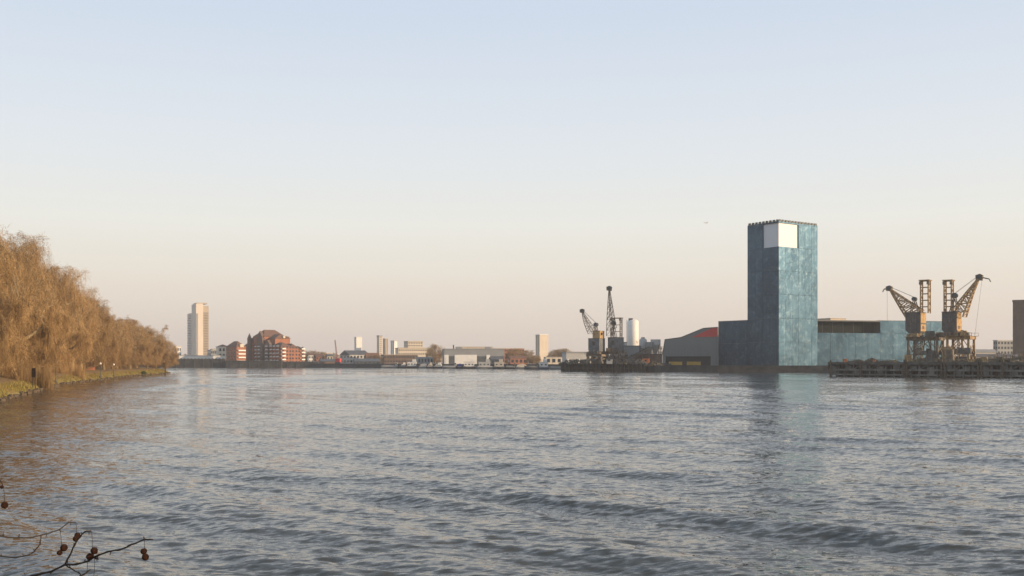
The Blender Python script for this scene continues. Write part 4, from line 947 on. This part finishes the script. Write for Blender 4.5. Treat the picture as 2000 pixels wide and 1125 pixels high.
# sloping conveyor
D = 530; t = thing('conveyor', 'sloping lattice conveyor rising towards the loading hoppers', 'conveyor', (X(1222, D), D, PDECK), R(-10))
x1 = (X(1268, D) - X(1222, D)); MB().lattice((0, 0, 1.5), (x1, 0, Z(680, D) - PDECK), 1.6, 1.6, 9, .16).build('truss', STEEL, t)
for f in (.35, .7, .98): z = 1.5 + (Z(680, D) - PDECK - 1.5) * f; MB().beam((x1 * f, 0, -1.2), (x1 * f, 0, z - .7), .4).build('leg', STEEL, t)
MB().beam((0, 0, 2.2), (x1, 0, Z(680, D) - PDECK + .75), 1.3, .15).build('belt', HULL, t)
for i, (px, D, h) in enumerate(((1110, 541, 2.2), (1128, 538, 2.6), (1205, 525, 2.4), (1228, 521, 2.2), (1250, 519, 2.8), (1278, 512, 2.4))):
    heap('aggregate_heap', 'dark aggregate heap on the middle pier, %s from its left end' % ORD[i], X(px, D), D + (2 if i < 5 else 0), PDECK - .3 if i < 5 else GROUND, 5, 3, h, RUBBLE if i % 2 else CONC, 40 + i)

# ------------------------------------------------------------------ dark grey warehouse with red roof slope
def warehouse():
    D = 572; th = R(-30); u = lambda p: (p - 1000) / F
    x0 = X(1293, D); t = thing('warehouse', 'dark grey shed with slanting roof, red roof slope and wide door', 'warehouse', (x0, D, 0), th)
    c, s = math.cos(th), math.sin(th)
    def lx(p): return (u(p) * D - x0) / (c - u(p) * s)
    def lz(p, y): return EYE + (HZ - y) / F * (D + lx(p) * s)
    zb = GROUND
    poly = [(lx(1294), zb), (lx(1402), zb), (lx(1402), lz(1402, 639)), (lx(1374), lz(1374, 641)), (lx(1330), lz(1330, 659)), (lx(1299), lz(1299, 663)), (lx(1294), lz(1294, 692))]
    d0, d1, dz = lx(1300), lx(1388), lz(1345, 696)
    WM = mat('warehouse sheeting', (.18, .19, .19), .65, scale=.12, var=.12)
    # front wall around the door opening, body behind
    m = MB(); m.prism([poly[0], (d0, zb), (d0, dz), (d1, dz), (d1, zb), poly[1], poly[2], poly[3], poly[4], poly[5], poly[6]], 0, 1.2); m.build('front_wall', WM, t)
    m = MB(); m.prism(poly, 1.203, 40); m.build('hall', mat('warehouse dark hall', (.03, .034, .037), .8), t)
    # red slope panel on the upper right, set proud of the wall
    m = MB(); m.prism([(lx(1352), lz(1352, 658.5)), (lx(1402), lz(1402, 657.5)), (lx(1402), lz(1402, 640.5)), (lx(1391), lz(1391, 640.6))], -.12, -.003); m.build('red_panel', RED, t)
    m = MB(); pr = [(x + 0, z + .02) for x, z in poly[2:]]
    for p, q in zip(pr[:-1], pr[1:]): m.beam((p[0], -.15, p[1]), (q[0], -.15, q[1]), .3, .3)
    m.build('roof_edge', DGREY, t)
    n = 14
    for k in range(1, n):
        x = d0 + (d1 - d0) * k / n; m = MB().box(x - .04, x + .04, -.05, -.002, dz + .2, dz + 4.5); m.build('seam', DGREY, t)
    jm = MB().box(d1, d1 + .0, 0, 0, 0, 0)
    for i, (p0, p1, lb) in enumerate(((1305, 1331, 'yellow barrier in the warehouse doorway, left of two'), (1340, 1367, 'yellow barrier in the warehouse doorway, right of two'))):
        xa, xb = lx(p0), lx(p1); wx = x0 + (xa + xb) / 2 * c + .55 * s * -1; wy = D + (xa + xb) / 2 * s + .55 * c - 1.4
        b = thing('barrier', lb, 'barrier', (wx, wy, GROUND), th, 'yellow barriers'); w = (xb - xa) / 2
        MB().box(-w, w, -.06, .06, .25, 2.1).build('panel', YELLOW, b); MB().box(-w, w, -.1, -.062, 1.0, 1.25).build('rail', YELLOW, b)
        for sx in (-1, 0, 1): MB().box(sx * w * .92 - .12, sx * w * .92 + .12, .061, .4, 0, 2.2).build('post', STEEL, b)
warehouse()

# ------------------------------------------------------------------ the blue green metal tower and its wings
def tower():
    D = 500; th = R(35); loc, a, b = corner(1460, 1521, 1597, D, th); z0 = GROUND + .15
    _, _, bL = corner(1403, 1521, 1597, D, th)
    zt = Z(430.5, D) ; zl = Z(626, D + 12)
    t = thing('metal_tower', 'tall blue green metal clad tower with pale corner window and low wings', 'building', (loc[0], loc[1], 0), th)
    G = .055; TH = .35
    nr, nlf = 6, 4; wr, wl_ = a / nr, b / nlf
    nrow = 6; rh = (zt - 1.0 - z0) / nrow
    wz0 = zt - 1.0 - rh
    core = MB(); core.box(TH + .05, a - TH, TH + .05, b - TH, z0 - .4, wz0 - .3)      # below the window
    cx, cy = 3 * wr, 2 * wl_
    core.box(cx + .3, a - TH, TH + .05, b - TH, wz0 - .299, zt - .6); core.box(TH + .05, cx + .299, cy + .3, b - TH, wz0 - .299, zt - .6)
    core.build('core', DGREY, t)
    pr = MB().box(G, wr - G, 0, TH, G, rh - G).mesh('facade_panel', PATINA); pl2 = MB().box(0, TH, G, wl_ - G, G, rh - G).mesh('facade_panel', PATINA)
    for r_ in range(nrow):
        for i in range(nr):
            if r_ == nrow - 1 and i < 3: continue
            obj('facade_panel', pr, t, (i * wr, 0, z0 + r_ * rh))
        for i in range(nlf):
            if r_ == nrow - 1 and i < 2: continue
            obj('facade_panel', pl2, t, (0, i * wl_ + (TH + .002 if i == 0 else 0), z0 + r_ * rh))
        # far sides, seen from other places
    MB().box(a - TH, a, TH + .01, b, z0, zt - 1).build('side_wall', PATINA, t); MB().box(0.0, a - TH - .01, b - TH, b, z0, zt - 1).build('back_wall', PATINA, t)
    # corner window: two pale panes set back, with reveals and a post line at the corner
    IN = .55
    wn_ = MB().box(IN + .3, cx - .02, IN, IN + .25, wz0 + .05, zt - 1.05).build('window', mat('pale window glass', (.54, .57, .62), .35, var=.04, scale=.1), t)
    MB().box(IN, IN + .25, IN + .002, cy - .02, wz0 + .05, zt - 1.05).build('window', MATS['pale window glass'], t)
    MB().box(cx + .0, cx + .3, .36, 1.6, wz0, zt - 1).build('reveal', DGREY, t); MB().box(.36, 1.6, cy, cy + .3, wz0, zt - 1).build('reveal', DGREY, t)
    MB().box(.02, cx, .02, cy, wz0 - .29, wz0 + .0).build('sill', PATINA, t)
    # parapet band and teeth
    p = MB(); p.box(0, a, 0, .6, zt - 1 + .003, zt - .45); p.box(0, .6, .602, b, zt - 1 + .003, zt - .45); p.box(a - .6, a, .602, b, zt - 1 + .003, zt - .45); p.box(.602, a - .602, b - .6, b, zt - 1 + .003, zt - .45)
    p.build('parapet', PATINA, t)
    MB().box(.6, a - .6, .6, b - .6, zt - .9, zt - .7).build('roof', DGREY, t)
    n = 12
    for k in range(n): MB().frus(k * a / n + .15, (k + 1) * a / n - .35, .02, .58, zt - .449, k * a / n + .4, (k + 1) * a / n - .6, .05, .55, zt + .65).build('parapet_tooth', DGREY, t)
    n = 9
    for k in range(n): MB().frus(.02, .58, k * b / n + .65 * (k == 0) + .1, (k + 1) * b / n - .35, zt - .449, .05, .55, k * b / n + .65 * (k == 0) + .3, (k + 1) * b / n - .6, zt + .65).build('parapet_tooth', DGREY, t)
    # left wing, same plane as the left face
    n = 4; w = (bL - b) / n; hh = (zl - z0) / 2; me = MB().box(0, TH, G, w - G, G, hh - G).mesh('facade_panel', PATINA)
    for i in range(n):
        for r_ in range(2): obj('facade_panel', me, t, (0, b + i * w, z0 + r_ * hh))
    MB().box(TH + .05, a * .9, b + .05, bL - .05, z0 - .4, zl - .05).build('wing_core', DGREY, t)
    MB().box(-.05, a * .92, b + .002, bL + .05, zl + .0, zl + .45).build('wing_coping', DGREY, t)
    # right wing: turns a little towards the river
    w0 = Matrix.Rotation(th, 4, 'Z') @ Vector((a, 0, 0)) + Vector(loc); ph = R(17); c, s = math.cos(ph), math.sin(ph)
    u = lambda q: (q - 1000) / F
    LX = lambda q: (u(q) * w0.y - w0.x) / (c - u(q) * s)
    rw = obj('wing', None, t, (a + .05, 0, 0), ph - th)
    zlow = Z(650, 520); ztop = Z(625.5, 522); Lw = LX(1842); xn = LX(1719)
    n = 8; w = (Lw) / n
    # lower row, ends aligned to the notch
    nn = 5; w1 = xn / nn; me = MB().box(G, w1 - G, 0, TH, G, (zlow - z0) - G).mesh('facade_panel', PATINA)
    for i in range(nn): obj('facade_panel', me, rw, (i * w1, 0, z0))
    nn = 5; w2 = (Lw - xn) / nn
    for (zb, ze) in ((z0, zlow), (zlow, ztop)):
        me = MB().box(G, w2 - G, 0, TH, G, ze - zb - G).mesh('facade_panel', PATINA)
        for i in range(nn): obj('facade_panel', me, rw, (xn + i * w2, 0, zb))
    MB().box(.05, Lw - .05, TH + .05, 30, z0 - .4, zlow - .3).build('wing_core', DGREY, rw)
    MB().box(xn + .05, Lw - .05, TH + .05, 30, zlow - .299, ztop - .1).build('wing_upper_core', DGREY, rw)
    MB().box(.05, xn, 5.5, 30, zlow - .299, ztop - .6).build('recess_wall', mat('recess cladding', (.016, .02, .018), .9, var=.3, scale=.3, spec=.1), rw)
    for k in range(1, 6): MB().box(xn * k / 6 - .06, xn * k / 6 + .06, 5.3, 5.498, zlow - .2, ztop - .62).build('mullion', DGREY, rw)
    MB().box(-.05, xn, .0, 30.5, ztop - .599, ztop).build('roof_slab', DGREY, rw)
    MB().box(xn + .002, Lw + .1, -.05, 30.5, ztop - .05, ztop + .2).build('wing_coping', DGREY, rw)
    MB().box(Lw - .04, Lw + .2, 0.02, 30, z0, ztop - .06).build('end_wall', PATINA, rw)
    # dark plinth
tower()
block('roof_building', 'cream building top peeking above the tower wing', 'building', 1596, 1622, 1652, 620, 25, 621, CREAM, TAN, GROUND, 7, 6, 3, .6)
# right edge buildings
block('brick_building', 'big brown brick building cut by the right picture edge', 'building', 1976, 1978, 2090, 570, -30, 586, BRICKD, BRICKD, GROUND, 0, 0, 0, 1.0)
t, a, b, h = block('office_block', 'hazy grey block beside the brown brick building', 'building', 1940, 1948, 1985, 640, 15, 664, GREY, LGREY, GROUND, 5, 6, 2, .5)
gabled('low_shed', 'low grey shed behind the right crane legs', 'shed', 1884, 1892, 1946, 600, 12, 688, 682, LGREY, GREY, 1, 6, 0)
gabled('low_shed', 'low dark shed at the foot of the hazy grey block', 'shed', 1900, 1908, 1990, 520, 8, 697, 691, GREY, SLATE, 1, 8, 0)

# ------------------------------------------------------------------ gull
D = 200; t = thing('gull', 'small pale gull flying high over the river', 'bird', (X(1380, D), D, Z(436, D)), R(30))
m = MB(); m.tube([(-.3, 0, .02), (-.15, 0, .02), (.1, 0, 0), (.25, 0, .03), (.36, 0, .03)], [.02, .07, .09, .06, .02], 8); m.build('body', BIRDM, t, True)
for s in (-1, 1):
    MB().add([(.12, 0, .04), (-.1, 0, .04), (-.14, s * .35, .2), (.1, s * .32, .2), (-.25, s * .72, .1), (-.12, s * .6, .15), (.12, 0, .07), (-.1, 0, .055), (-.14, s * .35, .215), (.1, s * .32, .23), (-.25, s * .72, .105), (-.12, s * .6, .165)],
             [(0, 1, 2, 3), (3, 2, 4, 5), (6, 9, 8, 7), (9, 11, 10, 8), (0, 3, 9, 6), (3, 5, 11, 9), (5, 4, 10, 11), (4, 2, 8, 10), (2, 1, 7, 8)]).build('wing', BIRDM, t)
MB().frus(-.48, -.3, -.09, .09, .015, -.46, -.28, -.03, .03, .03).build('tail', BIRDM, t)

# ------------------------------------------------------------------ near plane tree with hanging seed balls
def near_tree():
    t = thing('overhanging_tree', 'dark leafless twigs with hanging seed balls in the lower left foreground', 'tree', (-6.5, 1.0, 3.2))
    base = Vector((-6.5, 1.0, 3.2)); r5 = random.Random(3)
    def P(cx, cy, D): px, py = cx / 5.489, 920 + cy / 5.489; return Vector((X(px, D), D, Z(py, D))) - base
    MB().tube([(0, 0, -.5), (.05, .1, 1.2), (-.1, .2, 3), (.1, .1, 5.5), (.3, .0, 8)], [.42, .34, .3, .26, .2], 12).build('trunk', BARK, t, True)
    limb = MB(); s0 = P(330, 1130, 5.8); l0 = P(-60, 690, 5.6); l1 = P(-60, 905, 5.7)
    limb.tube([(0, .15, 1.0), (.9, 1.6, .75), (2.1, 3.2, .6), s0 + Vector((-.7, -.6, -.02)), s0], [.14, .09, .05, .02, .0065], 8); limb.tube([(2.1, 3.2, .6), l0 + Vector((-.4, -.4, .02)), l0], [.04, .015, .0055], 7)
    limb.tube([(2.1, 3.2, .6), l1 + Vector((-.4, -.4, -.05)), l1], [.03, .012, .004], 7); limb.build('limb', FTWIG, t, True)
    def twig(pts, r0, r1, D0, D1, name='twig'):
        n = len(pts); q = []
        for i, p in enumerate(pts): q.append(P(p[0], p[1], D0 + (D1 - D0) * i / (n - 1)))
        # smooth the run, then add small knuckles
        out = []; rad = []
        for i in range(n - 1):
            for k in range(3):
                f = k / 3; out.append(q[i].lerp(q[i + 1], f) + Vector((r5.gauss(0, .0012), 0, r5.gauss(0, .0012)))); g = (i + f) / (n - 1); rad.append((r0 + (r1 - r0) * g) * (1.25 if k == 0 else 1))
        out.append(q[-1]); rad.append(r1)
        m = MB().tube(out, rad, 7)
        for i in range(2, len(out) - 1, 4):
            d = Vector((r5.uniform(-.4, .4), r5.uniform(-.3, .3), r5.choice((-1, 1)) * .8)).normalized() * r5.uniform(.012, .024); m.tube([out[i], out[i] + d], [rad[i] * .8, rad[i] * .4], 5)
        m.build(name, FTWIG, t, True)
    twig([(330, 1130), (400, 1112), (550, 1075), (700, 1003), (820, 1000), (950, 960), (1040, 910), (1150, 865), (1280, 845), (1400, 790), (1550, 730), (1640, 733)], .0062, .0040, 5.8, 5.5)
    twig([(700, 1003), (740, 920), (800, 790), (860, 700), (910, 650), (980, 645)], .0048, .0034, 5.72, 5.6)
    twig([(-60, 680), (80, 710), (200, 718), (350, 710), (440, 685), (540, 660), (640, 625), (740, 550), (815, 552)], .0046, .0030, 5.6, 5.9)
    twig([(440, 690), (430, 780), (370, 860), (290, 905), (170, 930), (-60, 905)], .0026, .0036, 5.7, 5.7)
    twig([(700, 1005), (790, 1060), (850, 1098), (900, 1150)], .0036, .003, 5.72, 5.6); twig([(850, 1130), (900, 1105), (970, 1058)], .0046, .004, 5.6, 5.6)
    twig([(1020, 935), (1050, 940)], .005, .004, 5.62, 5.6); twig([(-30, 60), (10, 110), (38, 170)], .004, .0026, 5.6, 5.6)
    def stem(p, q, D): MB().tube([P(*p, D), P((p[0] + q[0]) / 2 + 4, (p[1] + q[1]) / 2, D), P(*q, D)], .0014, 5).build('stalk', FTWIG, t, True)
    stem((815, 552), (818, 690), 5.9); stem((640, 625), (662, 800), 5.83); stem((980, 645), (990, 830), 5.6); stem((1550, 730), (1545, 860), 5.5); stem((38, 170), (48, 345), 5.6)
    stem((935, 960), (932, 1080), 5.62); stem((1015, 940), (1005, 1140), 5.6)
    bm = MB(); bm.ball((0, 0, 0), 1.0, 20, 14, .09); me = bm.mesh('seed_ball', BALL, True)
    for x, y, r_, D in ((830, 690, 30, 5.9), (812, 726, 30, 5.88), (686, 822, 38, 5.83), (640, 876, 29, 5.82), (1010, 855, 38, 5.6), (966, 918, 38, 5.62), (1541, 860, 33, 5.5), (1558, 922, 37, 5.48), (50, 365, 36, 5.6), (20, 170, 20, 5.6)):
        o = obj('seed_ball', me, t, P(x, y, D)); s_ = r_ / 5.489 / F * D; o.scale = (s_, s_, s_ * 1.02); o.rotation_euler = (r5.uniform(0, 3), r5.uniform(0, 3), 0)
near_tree()

# ------------------------------------------------------------------ haze
hz = MB().box(-3200, 6500, -300, 3500, -3, 90).mesh('haze', None)
hm = bpy.data.materials.new('river haze'); hm.use_nodes = True; n = hm.node_tree.nodes; n.remove(n['Principled BSDF'])
pv = n.new('ShaderNodeVolumePrincipled'); pv.inputs['Color'].default_value = (.93, .93, .95, 1); pv.inputs['Density'].default_value = .00016; pv.inputs['Anisotropy'].default_value = .2
hm.node_tree.links.new(pv.outputs[0], n['Material Output'].inputs['Volume']); hz.materials.append(hm)
obj('haze', hz, kind='stuff', label='thin pale evening haze over the river', cat='haze')
